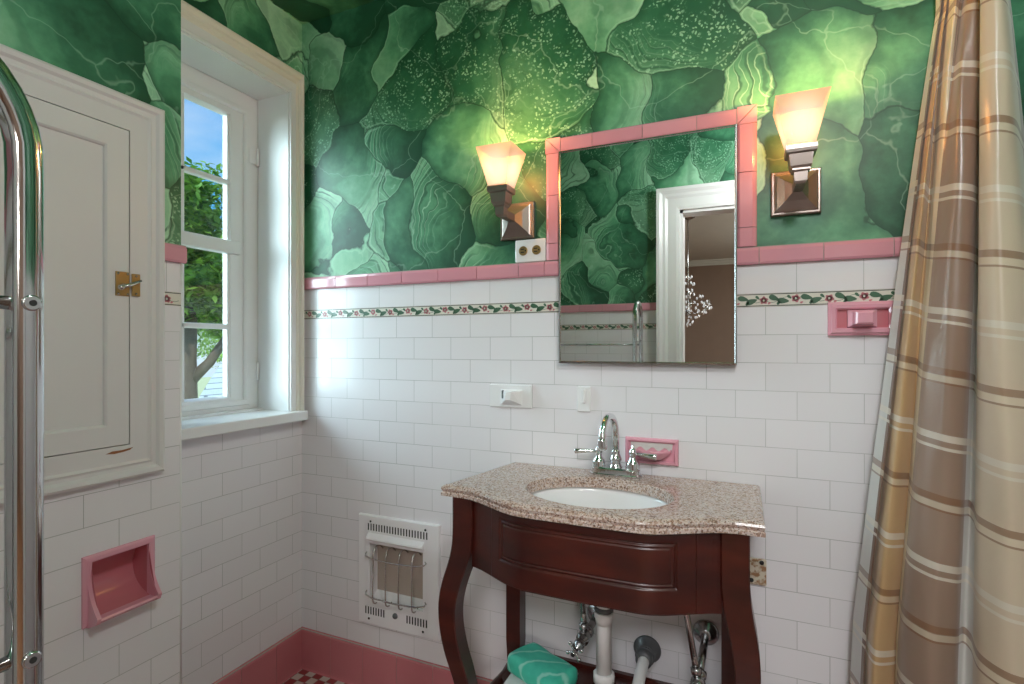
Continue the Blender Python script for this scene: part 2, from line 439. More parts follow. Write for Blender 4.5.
def wall(name, P, a0, a1, b0, b1, thick, holes, tiles, mats):
    """slab with rectangular holes; face material changes with height"""
    xs = sorted({a0, a1, *[h[0] for h in holes], *[h[1] for h in holes]})
    zs = sorted({b0, b1, *[h[2] for h in holes], *[h[3] for h in holes], *([ZB1-.02, ZC0] if tiles else [])})
    m = MB()
    for i in range(len(xs)-1):
        for j in range(len(zs)-1):
            cx, cz = (xs[i]+xs[i+1])/2, (zs[j]+zs[j+1])/2
            if any(h[0] < cx < h[1] and h[2] < cz < h[3] for h in holes): continue
            m.mi = (0 if cz < ZB1-.02 else 1 if cz < ZC0 else 2) if tiles else 0
            m.box(P(xs[i], zs[j], 0), P(xs[i+1], zs[j+1], -thick))
    return tag(m.build(name, mats, base=P((a0+a1)/2, b0, 0), fix=False), kind='structure')

HEAT = (-1.325, -1.005, .30, .60)
wall('wall_back', P_back, -1.90, 1.35, 0, HC, .12, [HEAT], True, [T_BACK, T_BACK2, PAPER])
WO = (1.00, 1.556, 1.04, 2.300)                    # window opening Y, Z
wall('wall_left', P_win, .72, YB, 0, HC, .19, [WO], True, [T_WIN, T_WIN2, PAPER])
TP = (.745, .882, .648, .788)
wall('wall_chase', P_ch, YR, YN, 0, HC, .20, [TP], True, [T_CH, T_CH2, PAPER])
DO = (-.351, .449, 0, 2.138)
wall('wall_rear', P_rear, -1.55, 1.35, 0, HC, .12, [DO], True, [T_BACK, T_BACK2, PAPER])
wall('wall_right', lambda a, b, h: (XR-h, a, b), YR-.12, YB, 0, HC, .10, [], True, [T_WIN, T_WIN2, PAPER])
tag(MB().box((-1.9, YR, -.05), (1.35, YB, 0)).build('floor', FLOOR), kind='structure')
tag(MB().box((-1.9, YR-.12, HC), (1.35, YB+.12, HC+.06)).build('ceiling', PAPER), kind='structure')
# hall beyond the door
tag(MB().box((-1.7, -5.5, -.05), (3.2, YR, 0)).build('floor', OAK), kind='structure')
tag(MB().box((-1.7, -5.5, 2.62), (3.2, YR-.12, 2.68)).build('ceiling', HALLC), kind='structure')
tag(MB().box((-1.7, -5.5, 0), (3.2, -5.4, 2.62)).build('wall_hall', HALLW), kind='structure')
tag(MB().box((-1.8, -5.5, 0), (-1.7, YR-.12, 2.62)).build('wall_hall', HALLW), kind='structure')
tag(MB().box((3.2, -5.5, 0), (3.3, YR-.12, 2.62)).build('wall_hall', HALLW), kind='structure')
tag(MB().box((-1.8, YR-.14, 0), (-1.55, YR-.02, 2.62)).box((1.35, YR-.14, 0), (3.3, YR-.02, 2.62)).box((-1.55, YR-.13, 2.55), (1.35, YR-.121, 2.62)).build('wall_hall', HALLW), kind='structure')
m = MB()
for d, hh in ((.0, .0), (.03, .03), (.06, .07)):
    m.box((-1.7, -5.4, 2.54+d), (3.2, -5.385+hh, 2.57+d if d < .06 else 2.62))
tag(m.build('trim_9', HALLC), kind='structure')

# pink bullnose cap tiles
CAPPROF = [(0, 0), (.010, 0), (.0135, .006), (.0135, .038), (.010, .046), (.004, .0495), (0, .0495)]   # (out, up)
def cap_run(m, P, a0, a1, joints, z0=ZC0, prof=CAPPROF, gap=.0012):
    ed = [a0]+[j for j in sorted(joints) if a0+.01 < j < a1-.01]+[a1]
    for i in range(len(ed)-1):
        p, q = ed[i]+(gap if i else 0), ed[i+1]-(gap if i < len(ed)-2 else 0)
        m.rings([[P(x, z0+u, o) for o, u in prof] for x in (p, q)], smooth=False)
    m.mi = 1
    h = max(u for o, u in prof)
    a, b = P(a0+.001, z0+.001, 0), P(a1-.001, z0+h-.001, .0095)
    m.box(a, b)
    m.mi = 0
def js(first, pitch, lo, hi):
    k = math.ceil((lo-first)/pitch); out = []
    while first+k*pitch < hi: out.append(first+k*pitch); k += 1
    return out
m = MB(); cap_run(m, P_back, XW, -.590, js(-1.30, .155, XW, -.6)); cap_run(m, P_back, -.588, -.52, [])
cap_run(m, P_back, -.03, XR, js(.0435, .155, -.03, XR) + []);
tag(m.build('trim_1', [PINK, GROUT]), kind='structure')
m = MB(); cap_run(m, P_ch, .912, YN+.008, []); cap_run(m, P_ch, YR, .248, js(.14, .155, YR, .24)); tag(m.build('trim_2', [PINK, GROUT]), kind='structure')
m = MB(); cap_run(m, P_rear, -1.418, -.49, js(-1.3, .155, -1.4, -.5)); cap_run(m, P_rear, .59, XR, js(.7, .155, .6, XR)); tag(m.build('trim_3', [PINK, GROUT]), kind='structure')
# pink surround of the mirror: verticals and top
MX0, MX1, MZ1 = -.585, .038, 1.970
m = MB()
def vcap(m, x0, x1, z0, z1, joints):
    def PV(a, b, h): return (x0+(x1-x0)*(b/.0495), YB-h, a)
    ed = [z0]+[j for j in joints if z0 < j < z1]+[z1]
    for i in range(len(ed)-1):
        m.rings([[PV(z, u, o) for o, u in CAPPROF] for z in (ed[i]+.001, ed[i+1]-.001)], smooth=False)
vcap(m, -.535, MX0, ZC1, MZ1-.05, js(1.63, .155, ZC1, MZ1-.05))
vcap(m, -.012, MX1, ZC1, MZ1-.05, js(1.63, .155, ZC1, MZ1-.05))
def quadpr(m, pts, h=.0115):
    m.prism(pts, P_back, 0, h)
for i, (a, b) in enumerate([(MX0+.052, -.43), (-.43, -.275), (-.275, -.12), (-.12, MX1-.052)]):
    m.rings([[P_back(x, MZ1-.0495+u, o) for o, u in CAPPROF] for x in (a+.001, b-.001)], smooth=False)
for x0, x1 in ((MX0, MX0+.05), (MX1, MX1-.05)):
    z0, z1 = MZ1-.049, MZ1
    s_ = .0012 if x1 > x0 else -.0012
    quadpr(m, [(x0, z0), (x1-s_, z0), (x0, z1-.0015)], .0125); quadpr(m, [(x1, z0+.0015), (x1, z1), (x0+s_, z1)], .0125)
m.mi = 1
m.box(P_back(MX0+.002, ZC1, 0), P_back(-.537, MZ1-.003, .009)); m.box(P_back(-.010, ZC1, 0), P_back(MX1-.002, MZ1-.003, .009)); m.box(P_back(MX0+.003, MZ1-.049, 0), P_back(MX1-.003, MZ1-.003, .009))
tag(m.build('trim_4', [PINK, GROUT]), kind='structure')

# flower band: ivory strip with vine, leaves and roses
def band(m, P, a0, a1, phase=0, s=1):
    H = ZB1-ZB0; zc = (ZB0+ZB1)/2
    m.mi = 0; m.box(P(a0, ZB0, -.002), P(a1, ZB1, .0008))
    m.mi = 3
    for z in (ZB0+.0015, ZB1-.0035): m.box(P(a0, z, .0006), P(a1, z+.0022, .0012))
    pitch = .0787
    k = math.ceil((a0-phase)/pitch)-1
    def blob(pts, mi, h):
        if any(not (a0+.001 < x < a1-.001) for x, _ in pts): return
        m.mi = mi; m.prism(pts, P, .0007, h)
    def leaf(cx, cz, L, W, ang, mi=1, h=.0013):
        ca, sa = cos(ang), sin(ang); pts = []
        for i in range(14):
            t = i/14*2*pi; x = 1.05*L*cos(t); y = 1.12*W*sin(t)*(1-.45*cos(t))
            pts.append((cx+x*ca-y*sa, cz+x*sa+y*ca))
        blob(pts, mi, h)
    while phase+k*pitch < a1+.05:
        x = phase+k*pitch; zf = zc+(.002 if k % 2 else -.001)
        n = 12
        for i in range(n):                                 # vine
            t0, t1 = i/n, (i+1)/n
            za = zc+.0075*sin(2*pi*t0+(0 if k % 2 else pi)); zb = zc+.0075*sin(2*pi*t1+(0 if k % 2 else pi))
            blob([(x+pitch*t0, za-.0006), (x+pitch*t1, zb-.0006), (x+pitch*t1, zb+.0006), (x+pitch*t0, za+.0006)], 1, .0011)
        for i in range(5):
            an = i*2*pi/5+.3+k; leaf(x+.0058*cos(an), zf+.0058*sin(an), .0056, .0046, an, 2, .0015)
        leaf(x, zf, .0026, .0026, 0, 0, .0018)
        leaf(x+.026, zc+.0045, .0135, .0062, -.45+.2*(k % 2)); leaf(x+.048, zc-.0035, .014, .0066, .35 if k % 2 else -.1)
        leaf(x+.037, zc-.0085, .006, .003, .9); leaf(x+.063, zc+.0065, .0065, .003, -.8)
        leaf(x+.014, zc-.009, .004, .0022, .4, 2)
        k += 1
    m.mi = 0
m = MB(); band(m, P_back, XW+.001, XR, .0556); tag(m.build('trim_5', [BANDW, LEAFT, FLOWT, LINET]), kind='structure')
m = MB(); band(m, P_ch, .912, YN-.001, .930); band(m, P_ch, YR, .248, .0556); tag(m.build('trim_6', [BANDW, LEAFT, FLOWT, LINET]), kind='structure')
m = MB(); band(m, P_rear, XN, -.49, .0556); tag(m.build('trim_7', [BANDW, LEAFT, FLOWT, LINET]), kind='structure')

# pink cove base tiles
BASEPROF = [(0, 0), (.016, 0), (.0125, .006), (.0115, .02), (.0115, .150), (.009, .157), (.004, .16), (0, .16)]
m = MB(); cap_run(m, P_back, XW, XR, js(-1.482, .1565, XW, XR), 0, BASEPROF); tag(m.build('baseboard_back', [PINKB, GROUT]), kind='structure')
m = MB(); cap_run(m, P_win, .975, YB-.0115, js(1.487, .153, .975, YB-.02), 0, BASEPROF); tag(m.build('baseboard_left', [PINKB, GROUT]), kind='structure')
m = MB(); cap_run(m, P_ch, YR, YN, js(.9, .153, YR, YN), 0, BASEPROF); tag(m.build('baseboard_chase', [PINKB, GROUT]), kind='structure')
# thin rounded corner strip of the chase
m = MB(); m.tube([(XN-.004, YN-.001, .16), (XN-.004, YN-.001, ZC0)], .005, 10); tag(m.build('trim_8', PAINT), kind='structure')

# ------------------------------------------------------------------ window
W = empty('window_1', (XW, 1.27, WO[2])); tag(W, kind='structure')
XG = -1.800                                             # plane of the fixed frame
m = MB()                                                # jamb liner
y0, y1, z0, z1 = WO
JT = .004
m.box((XG, y1-JT, z0), (XW+.004, y1+.002, z1)).box((XG, y0-.002, z0), (XW+.004, y0+JT, z1)).box((XG, y0, z1-JT), (XW+.004, y1, z1+.002))
m.build('jamb', PAINT, W)
CAS = [(0, 0), (0, .018), (.006, .021), (.012, .018), (.040, .020), (.046, .026), (.058, .028), (.062, .040), (.072, .048), (.080, .048), (.084, .044), (.084, 0)]
def P_cas(a, b, h): return (XW+h*.72, y1+(a-y1)*.60 if a > y1 else a, b)
m = MB(); m.frame(P_cas, y0, y1, z0-.004, z1, CAS, legs=True)
cs = m.build('casing', [PAINT, CREAM], W)
for p in cs.data.polygons:
    c = p.center + Vector(wloc(cs))
    if (c.y > y1+.018 or c.z > z1+.034 or c.y < y0-.034): p.material_index = 1
m = MB(); m.bbox((XG-.01, y0-.06, z0-.034), (XW+.055, y1+.050, z0+.003), .004); m.bbox((XG, y0+.004, z0), (XG+.03, y1-.004, z0+.012), .003); m.build('sill', PAINT, W)
# fixed frame behind
m = MB()
PW = lambda a, b, h: (XG-.03+h, a, b)
m.frame(PW, y0+.045, y1-.065, z0+.050, z1-.082, [(0, -.02), (0, .026), (.006, .032), (.020, .032), (.024, .026), (.08, .026), (.08, -.02)])
m.build('frame', PAINT, W)
# casement sash
sa0, sa1 = y0+.045, y1-.065                              # 1.045 .. 1.491
sz0, sz1 = z0+.050, z1-.082
m = MB()
PS = lambda a, b, h: (XG-.035+h, a, b)
m.frame(PS, sa0+.066, sa1-.066, sz0+.018, sz1-.03, [(0, 0), (0, .014), (.008, .028), (.030, .028), (.034, .020), (.067, .020), (.067, 0)])
m.box((XG-.035, sa0, sz0-.01), (XG-.012, sa0+.07, sz1)).box((XG-.035, sa1-.07, sz0-.01), (XG-.012, sa1, sz1))
m.bbox((XG-.035, sa0+.02, 1.655), (XG+.004, sa1-.02, 1.705), .004)
sash = m.build('sash', PAINT, W)
yc = 1.240
for zz in (1.930, 1.374):
    MB().bbox((XG-.034, sa0+.05, zz-.010), (XG-.010, sa1-.05, zz+.010), .004).build('muntin', PAINT, sash)
MB().bbox((XG-.034, yc-.012, sz0), (XG-.010, yc+.012, sz1-.01), .004).build('muntin', PAINT, sash)
MB().box((XG-.026, sa0+.05, sz0), (XG-.023, sa1-.05, sz1-.01)).build('glass_pane', PANE, sash)
for zz in (1.20, 2.06):
    h = MB(); h.tube([(XG+.008, y1-.012, zz-.035), (XG+.008, y1-.012, zz+.035)], .006, 8); h.box((XG+.003, y1-.05, zz-.03), (XG+.005, y1-.012, zz+.03)); h.build('hinge', PAINT, W)

# ------------------------------------------------------------------ door in the rear wall
D1 = empty('door_1', (.049, YR, 0)); tag(D1, kind='structure')
DC = [(0, 0), (0, .018), (.02, .022), (.07, .022), (.085, .030), (.10, .032), (.118, .044), (.136, .046), (.138, 0)]
m = MB(); m.frame(P_rear, DO[0], DO[1], 0, DO[3], DC, legs=True); m.build('casing', PAINT, D1)
m = MB(); m.box((DO[0]-.002, YR-.12, 0), (DO[0]+.018, YR, DO[3])).box((DO[1]-.018, YR-.12, 0), (DO[1]+.002, YR, DO[3])).box((DO[0], YR-.12, DO[3]-.018), (DO[1], YR, DO[3]+.002)); m.build('jamb', PAINT, D1)
m = MB(); m.frame(lambda a, b, h: (a, YR-.12-h, b), DO[0], DO[1], 0, DO[3], DC, legs=True); m.build('casing', PAINT, D1)

# ------------------------------------------------------------------ wall cabinet in the chase
cab = empty('wall_cabinet', (XN, .62, .955))
tag(cab, 'white painted built-in wall cabinet with one recessed-panel door beside the window', 'cabinet')
cy0, cy1, cz0, cz1 = .330, .829, 1.054, 1.836
KC = [(.002, 0), (.002, .012), (.044, .012), (.050, .016), (.056, .013), (.064, .014), (.070, .020), (.079, .022), (.085, .018), (.087, 0)]
m = MB(); m.frame(P_ch, cy0, cy1, cz0, cz1, KC); m.build('casing', PAINTG, cab)
py0, py1, pz0, pz1 = cy0+.056, .773, 1.109, 1.781
m = MB()
m.frame(P_ch, py0, py1, pz0, pz1, [(0, .002), (.002, .009), (.006, .0125), (.0545, .0125), (.0545, .0)])
dr = m.build('door', PAINTG, cab)
MB().box(P_ch(py0-.001, pz0-.001, 0), P_ch(py1+.001, pz1+.001, .0035)).build('panel', PAINTG, dr)
MB().box(P_ch(cy0-.001, cz0-.001, -.001), P_ch(cy1+.001, cz1+.001, .001)).build('door_gap', BLACK, cab)
lt = MB()
lt.bbox(P_ch(.796, 1.422, .0125), P_ch(.828, 1.482, .0155), .001); lt.bbox(P_ch(.8335, 1.424, .012), P_ch(.853, 1.480, .0165), .001)
L = lt.build('latch', [BRASS], cab, 'worn brass latch plate with small turn lever')
k = MB(); k.tube([P_ch(.808, 1.446, .0155), P_ch(.808, 1.446, .030)], .006, 10); k.tube([P_ch(.800, 1.442, .028), P_ch(.822, 1.450, .030), P_ch(.848, 1.463, .028)], [.005, .0045, .003], 8)
k.sphere(P_ch(.800, 1.442, .030), .0075, 10); k.build('lever', [STEEL], L)
for a, b in ((.801, 1.427), (.801, 1.477), (.823, 1.427), (.823, 1.477), (.843, 1.430), (.843, 1.474)):
    k = MB(); k.sphere(P_ch(a, b, .0165), .003, 8); k.build('screw', [CHROMED], L)
k = MB(); k.prism([(.775, 1.037), (.79, 1.0415), (.812, 1.041), (.838, 1.044), (.83, 1.0385), (.815, 1.036), (.795, 1.0345)], P_ch, .0118, .0126); k.build('bare_patch', CHIP, cab, 'bare brown chip in the white paint below the door')

# ------------------------------------------------------------------ recessed paper holder
ph = empty('toilet_paper_holder', (XN, .8135, .632))
tag(ph, 'square pink ceramic recessed paper holder in the white tile below the cabinet', 'paper holder')
hy0, hy1, hz0, hz1 = .731, .896, .632, .805
m = MB(); m.frame(P_ch, .747, .880, .652, .786, [(0, -.002), (0, .008), (.003, .0095), (.011, .0085), (.0165, .005), (.0165, 0)]); m.build('flange', PINKF, ph)
SCP = [(.004, .787), (-.020, .785), (-.040, .772), (-.054, .752), (-.059, .730), (-.055, .706), (-.043, .685), (-.024, .669), (0, .659), (.022, .653), (.040, .6505)]
def scoop(u, v):
    t = v*(len(SCP)-1); i = min(int(t), len(SCP)-2); f = t-i
    p0, p1, p2, p3 = [Vector(SCP[max(0, min(len(SCP)-1, i+k))]) for k in (-1, 0, 1, 2)]
    p = .5*((2*p1)+(p2-p0)*f+(2*p0-5*p1+4*p2-p3)*f*f+(3*p1-p0-3*p2+p3)*f**3)
    return P_ch(.7475+.132*u, p.y, p.x)
m = MB(); m.grid(6, 50, scoop)
for yy in (.7475, .8795): m.face([m.v((scoop(0, i/30)[0], yy, scoop(0, i/30)[2])) for i in range(31)])
m.build('scoop', PINKR, ph, fix=False)
def cheek(yc):
    pts = [(0, .790)]
    for i in range(21):
        t = i/20; pts.append((.010-.004*sin(pi*t)+.037*t**2.6, .788-.126*t))
    pts += [(.046, .6585), (.041, .6475), (.012, .6355), (0, .634)]
    m = MB(); m.prism(pts, lambda h, z, y: (XN+h, y, z), yc-.0045, yc+.0045); m.build('side_lip', PINKF, ph)
cheek(.7435); cheek(.8835)
m = MB(); m.rings([[(XN+h, y, z) for h, z in ((0, .6355), (.012, .6365), (.038, .647), (.0445, .6545), (.041, .6585), (.036, .654), (0, .656))] for y in (.741, .886)], smooth=False); m.build('front_lip', PINKF, ph)

# ------------------------------------------------------------------ medicine cabinet mirror
mc = empty('medicine_cabinet', (-.2735, YB, 1.246))
tag(mc, 'frameless mirrored medicine cabinet door above the sink, ringed with pink tile', 'mirror')
MBB = (-.534, -.013, 1.246, 1.917)
m = MB(); m.box(P_back(MBB[0]+.004, MBB[2]+.004, .001), P_back(MBB[1]-.004, MBB[3]-.004, .022)); m.build('cabinet_body', CHROMED, mc)
m = MB(); m.frame(P_back, MBB[0]+.006, MBB[1]-.006, MBB[2]+.006, MBB[3]-.006, [(0, .018), (0, .0265), (.002, .029), (.006, .028), (.006, .018)]); m.build('edge_strip', CHROMED, mc)
m = MB(); m.box(P_back(MBB[0]+.005, MBB[2]+.005, .018), P_back(MBB[1]-.005, MBB[3]-.005, .0262)); m.build('mirror_glass', MIRROR, mc)

# ------------------------------------------------------------------ wall sconces
def make_sconce(xc):
    r = empty('wall_sconce', (xc, YB, 1.650))
    def sq(m, x, y, z, hx, hz): pass
    m = MB()                                             # stepped pyramid back plate
    pr = [(.060, 0), (.060, .012), (.057, .016), (.053, .016), (.050, .020), (.046, .022), (.028, .036), (.012, .056)]
    m.rings([[P_back(xc-s, 1.714-s, h), P_back(xc+s, 1.714-s, h), P_back(xc+s, 1.714+s, h), P_back(xc-s, 1.714+s, h)] for s, h in pr], smooth=False)
    m.build('back_plate', NICKEL, r)
    m = MB(); yc = 1.489                                 # arm: square bar out, then up
    path = [(YB-.050, 1.714), (YB-.085, 1.712), (YB-.112, 1.712), (yc, 1.716), (yc, 1.735)]
    def sqr(y, z, s, ny, nz):
        return [(xc-s, y+ny*s, z+nz*s), (xc+s, y+ny*s, z+nz*s), (xc+s, y-ny*s, z-nz*s), (xc-s, y-ny*s, z-nz*s)]
    m.rings([sqr(YB-.050, 1.714, .011, 0, 1), sqr(YB-.110, 1.712, .011, 0, 1), sqr(yc-.0, 1.712, .012, -.75, .66), sqr(yc, 1.742, .013, -1, 0)], smooth=False)
    m.build('arm', NICKEL, r)
    m = MB()
    def ring(z, s): return [(xc-s, yc-s, z), (xc+s, yc-s, z), (xc+s, yc+s, z), (xc-s, yc+s, z)]
    m.rings([ring(z, s) for z, s in ((1.700, .010), (1.706, .014), (1.728, .015), (1.732, .020), (1.736, .020), (1.742, .0235), (1.770, .0265), (1.773, .033), (1.780, .034), (1.789, .034), (1.792, .031))], smooth=False)
    m.build('socket_cup', NICKEL, r)
    m = MB()
    b, t = .030, .059
    m.rings([ring(1.788, b), ring(1.906, t), ring(1.906, t-.004), ring(1.792, b-.004)], smooth=False, cap=True)
    m.build('glass_shade', SHADE, r)
    m = MB(); m.sphere((xc, yc, 1.846), .020, 14, (1, 1, 1.25)); m.lathe((xc, yc, 1.792), (0, 0, 1), [(0, .012), (.035, .013)], 12); m.build('bulb', BULB, r)
    return r
BULB = emit_mat('lit_bulb', (1, .84, .62, 1), 1.2)
s1 = make_sconce(-.685); tag(s1, 'lit brushed nickel wall sconce with frosted square shade, left of the mirror', 'wall lamp', 'wall sconces either side of the mirror')
s2 = copy_tree(s1); s2.location.x = .133; tag(s2, 'lit brushed nickel wall sconce with frosted square shade, right of the mirror', 'wall lamp')

# ------------------------------------------------------------------ duplex outlet beside the mirror surround
ol = empty('electrical_outlet', (-.6395, YB, 1.577)); tag(ol, 'white sideways duplex outlet standing on the pink cap, left of the mirror', 'outlet')
m = MB(); m.bbox(P_back(-.694, 1.577, .0), P_back(-.587, 1.652, .006), .003); m.build('cover_plate', CERAM, ol)
for xo in (-.665, -.618):
    m = MB(); m.lathe(P_back(xo, 1.6145, .004), (0, -1, 0), [(0, .0155), (.004, .0155), (.005, .014)], 20); f = m.build('receptacle', BRASS, ol, 'tan receptacle face')
    for zz in (1.608, 1.618): m = MB(); m.box(P_back(xo-.008, zz, .008), P_back(xo+.004, zz+.003, .0095)); m.build('slot', BLACK, f)
    m = MB(); m.tube([P_back(xo+.009, 1.6145, .008), P_back(xo+.009, 1.6145, .0095)], .0025, 8); m.build('ground_hole', BLACK, f)

# ------------------------------------------------------------------ white ceramic towel-bar bracket tile
tb = empty('towel_bar_bracket', (-.7125, YB, 1.0915)); tag(tb, 'white ceramic tile bracket with diamond-shaped post, left above the sink', 'bracket')
m = MB(); m.bbox(P_back(-.790, 1.093, -.001), P_back(-.635, 1.170, .007), .003); m.build('tile_base', CERAM, tb)
m = MB()
cx, cz = -.705, 1.130
base_ = [(cx-.046, cz-.030), (cx+.040, cz-.030), (cx+.040, cz+.026), (cx-.046, cz+.026)]
tip = [(cx-.012, cz-.010), (cx+.006, cz-.008), (cx+.012, cz+.020), (cx-.008, cz+.016)]
m.rings([[P_back(x, z, .005) for x, z in base_], [P_back(cx+(x-cx)*.75, cz+(z-cz)*.75, .012) for x, z in base_], [P_back(x, z, .040) for x, z in tip]], smooth=False)
m.build('post', CERAM, tb)
m = MB(); m.bbox(P_back(cx-.032, cz-.006, .016), P_back(cx-.024, cz+.022, .024), .003); m.build('socket', RUBBER, tb)
# narrow ceramic tile with a slot
nt = empty('toothbrush_tile', (-.459, YB, 1.0915)); tag(nt, 'narrow white ceramic tile with a raised slot, just left above the faucet', 'bracket')
m = MB(); m.bbox(P_back(-.481, 1.091, -.001), P_back(-.437, 1.171, .006), .003); m.build('tile_base', CERAM, nt)
m = MB(); m.bbox(P_back(-.464, 1.118, .004), P_back(-.452, 1.163, .013), .004); m.build('rib', CERAM, nt)

# ------------------------------------------------------------------ pink bracket at right
pb = empty('towel_bar_bracket', (.2855, YB, 1.327)); tag(pb, 'pink ceramic towel bar bracket in framed tile beside the curtain', 'bracket')
m = MB(); m.frame(P_back, .229, .342, 1.346, 1.394, [(0, .004), (0, .013), (.004, .017), (.012, .017), (.015, .012), (.020, .010), (.020, 0)]); m.build('tile_frame', PINKF, pb)
MB().box(P_back(.228, 1.345, 0), P_back(.343, 1.395, .005)).build('tile_base', PINKR, pb)
m = MB()
m.rings([[P_back(x0, z0, h), P_back(x1, z0, h), P_back(x1, z1, h), P_back(x0, z1, h)] for x0, x1, z0, z1, h in ((.252, .318, 1.347, 1.393, .004), (.253, .317, 1.348, 1.392, .014), (.262, .306, 1.353, 1.387, .022), (.264, .304, 1.354, 1.386, .052), (.268, .300, 1.358, 1.382, .056))], smooth=False)
m.build('post', PINKF, pb)
# ------------------------------------------------------------------ pink soap dish
sd = empty('soap_dish', (-.2495, YB, .945)); tag(sd, 'pink ceramic wall soap dish with worn white tray, behind the right faucet handle', 'soap dish')
m = MB(); m.frame(P_back, -.316, -.183, .956, 1.0105, [(0, .003), (0, .010), (.003, .013), (.008, .012), (.0115, .006), (.0115, 0)]); m.build('tile_frame', PINKF, sd)
MB().box(P_back(-.317, .955, 0), P_back(-.182, 1.0115, .0045)).build('tile_base', PINKF, sd)
WORN = plain('worn_white_glaze', srgb(214,206,202), .35, vary=.15, bump=.5, bscale=40)
m = MB(); pts_ = [(-.311, 1.008)]+[(-.309+.119*i/16, .990-.006*sin(i*1.3)) for i in range(17)]+[(-.188, 1.008)]
m.prism(pts_, P_back, .003, .0075); m.build('worn_back', WORN, sd, 'whitish worn back of the dish')
m = MB()                                                # bowl of the dish: pink outside, white worn inside, scalloped rim
NS = 32
def dish(rs, z, k=1, sc=0):
    out = []
    for i in range(NS+1):
        a = pi*i/NS
        x = -.2495-.060*rs*cos(a); h = .004+(.048*rs*sin(a)**.8)*(1+sc*sin(a*12))
        out.append(P_back(x, z+(.0018*sin(a*13) if sc else 0), h))
    return out
m.rings([dish(.55, .962), dish(.80, .972), dish(.97, .984), dish(1.0, .989, sc=.05), dish(.95, .991, sc=.05)], closed=False, cap=False)
m.build('dish_bowl', PINKF, sd)
m = MB(); m.rings([dish(.95, .991, sc=.05), dish(.86, .986), dish(.6, .980), dish(.02, .979)], closed=False, cap=False); m.build('dish_tray', WORN, sd, 'whitish worn inside of the dish')

# ------------------------------------------------------------------ painted cover plate right of the vanity
jp = empty('old_outlet_plate', (.026, YB, .633)); tag(jp, 'old paint-spotted beige plate on the tile right of the vanity', 'wall plate')
m = MB(); m.bbox(P_back(-.010, .633, 0), P_back(.062, .708, .007), .0035); _t = NT('spotted_beige_plate')
_n = _t.noise(_t.pos(), 55, 3); _t.col(_t.mix(_t.smooth(_n, .45, .6), srgb(206,196,176), srgb(150,112,78))); _t.prop(Roughness=.5); m.build('plate', _t.m, jp)
for a, b in ((.050, .698), (.024, .646)):
    m = MB(); m.lathe(P_back(a, b, .006), (0, -1, 0), [(0, .006), (.003, .006), (.004, .004)], 12); m.build('screw', BLACK, jp)

# ------------------------------------------------------------------ wall heater
ht = empty('wall_heater', (-1.1625, YB, .252)); tag(ht, 'white enamel recessed wall heater with bowed wire guard near the corner', 'heater')
hx0, hx1, hz0, hz1 = -1.340, -.985, .252, .661
ox0, ox1, oz0, oz1 = -1.287, -1.052, .345, .556
TH = .016
m = MB()
PB = P_back
m.frame(PB, ox0, ox1, oz0, oz1, [(0, .001), (0, TH-.002), (.002, TH), (.02, TH), (.02, .001)])
m.box(PB(hx0+.003, hz0+.003, 0), PB(ox0-.019, hz1-.003, TH)).box(PB(ox1+.019, hz0+.003, 0), PB(hx1-.003, hz1-.003, TH))
m.box(PB(ox0-.02, oz1+.019, 0), PB(ox1+.02, hz1-.003, TH)).box(PB(ox0-.02, hz0+.003, 0), PB(ox1+.02, oz0-.019, TH))
m.frame(PB, hx0+.004, hx1-.004, hz0+.004, hz1-.004, [(0, 0), (0, TH), (.002, TH-.001), (.004, TH-.004), (.004, 0)])
m.build('face_plate', ENAM, ht)
def louvers(x0, n, step, za, zb):
    m = MB(); x = x0-step*.5; w = .0026
    for i in range(n):
        x = x0+i*step; m.box(PB(x-w, za, TH-.002), PB(x+w, zb, TH+.0006))
    m.build('louver_row', BLACK, ht)
louvers(hx0+.048, 22, .258/21, .606, .632); louvers(hx0+.036, 8, .0118, .290, .318); louvers(hx0+.222, 8, .0118, .290, .318)
m = MB(); m.rings([[PB(x, z, h) for h, z in ((0, .598), (.018, .596), (.031, .583), (.033, .577), (.027, .573), (.012, .563), (0, .562))] for x in (hx0+.048, hx0+.295)], smooth=False); m.build('hood', ENAM, ht)
m = MB(); m.box(PB(ox0-.012, oz0-.012, -.036), PB(ox1+.012, oz1+.012, -.030)); m.build('radiant_panel', BEIGEM, ht)
m = MB()
m.box(PB(ox0-.012, oz0-.01, -.032), PB(ox0+.001, oz1+.01, .002)).box(PB(ox1-.001, oz0-.01, -.032), PB(ox1+.012, oz1+.01, 0)).box(PB(ox0, oz1, -.032), PB(ox1, oz1+.012, 0))
m.rings([[PB(x, z, h) for h, z in ((-.031, oz0-.012), (.004, oz0-.012), (.004, oz0+.002), (-.031, oz0+.020))] for x in (ox0, ox1)], smooth=False)
m.build('inner_housing', ENAM, ht)
g = MB()
for i in range(4):
    x = ox0+.028+i*(.172/3)
    g.tube([PB(x, .528, -.028), PB(x, .545, -.010), PB(x, .549, .010), PB(x, .541, .024), PB(x, .520, .031), PB(x, .400, .033), PB(x, .358, .033), PB(x+.001, .344, .030), PB(x+.004, .338, .022), PB(x+.006, .340, .010), PB(x+.006, .346, .002)], .0027, 8)
for z in (.517, .372):
    g.tube([PB(ox0-.012, z+.006, .014), PB(ox0-.016, z, .018), PB(ox0-.012, z-.006, .024), PB(ox0+.02, z-.010, .033), PB(-1.17, z-.011, .0375), PB(ox1-.02, z-.008, .033), PB(ox1+.012, z-.002, .024), PB(ox1+.016, z+.004, .018), PB(ox1+.010, z+.008, .014)], .0028, 8)
g.build('wire_guard', STEEL, ht)
m = MB(); m.lathe(PB(-1.170, .306, TH-.001), (0, -1, 0), [(0, .011), (.004, .0105), (.008, .008), (.009, .005)], 16); m.build('knob', RUBBER, ht)
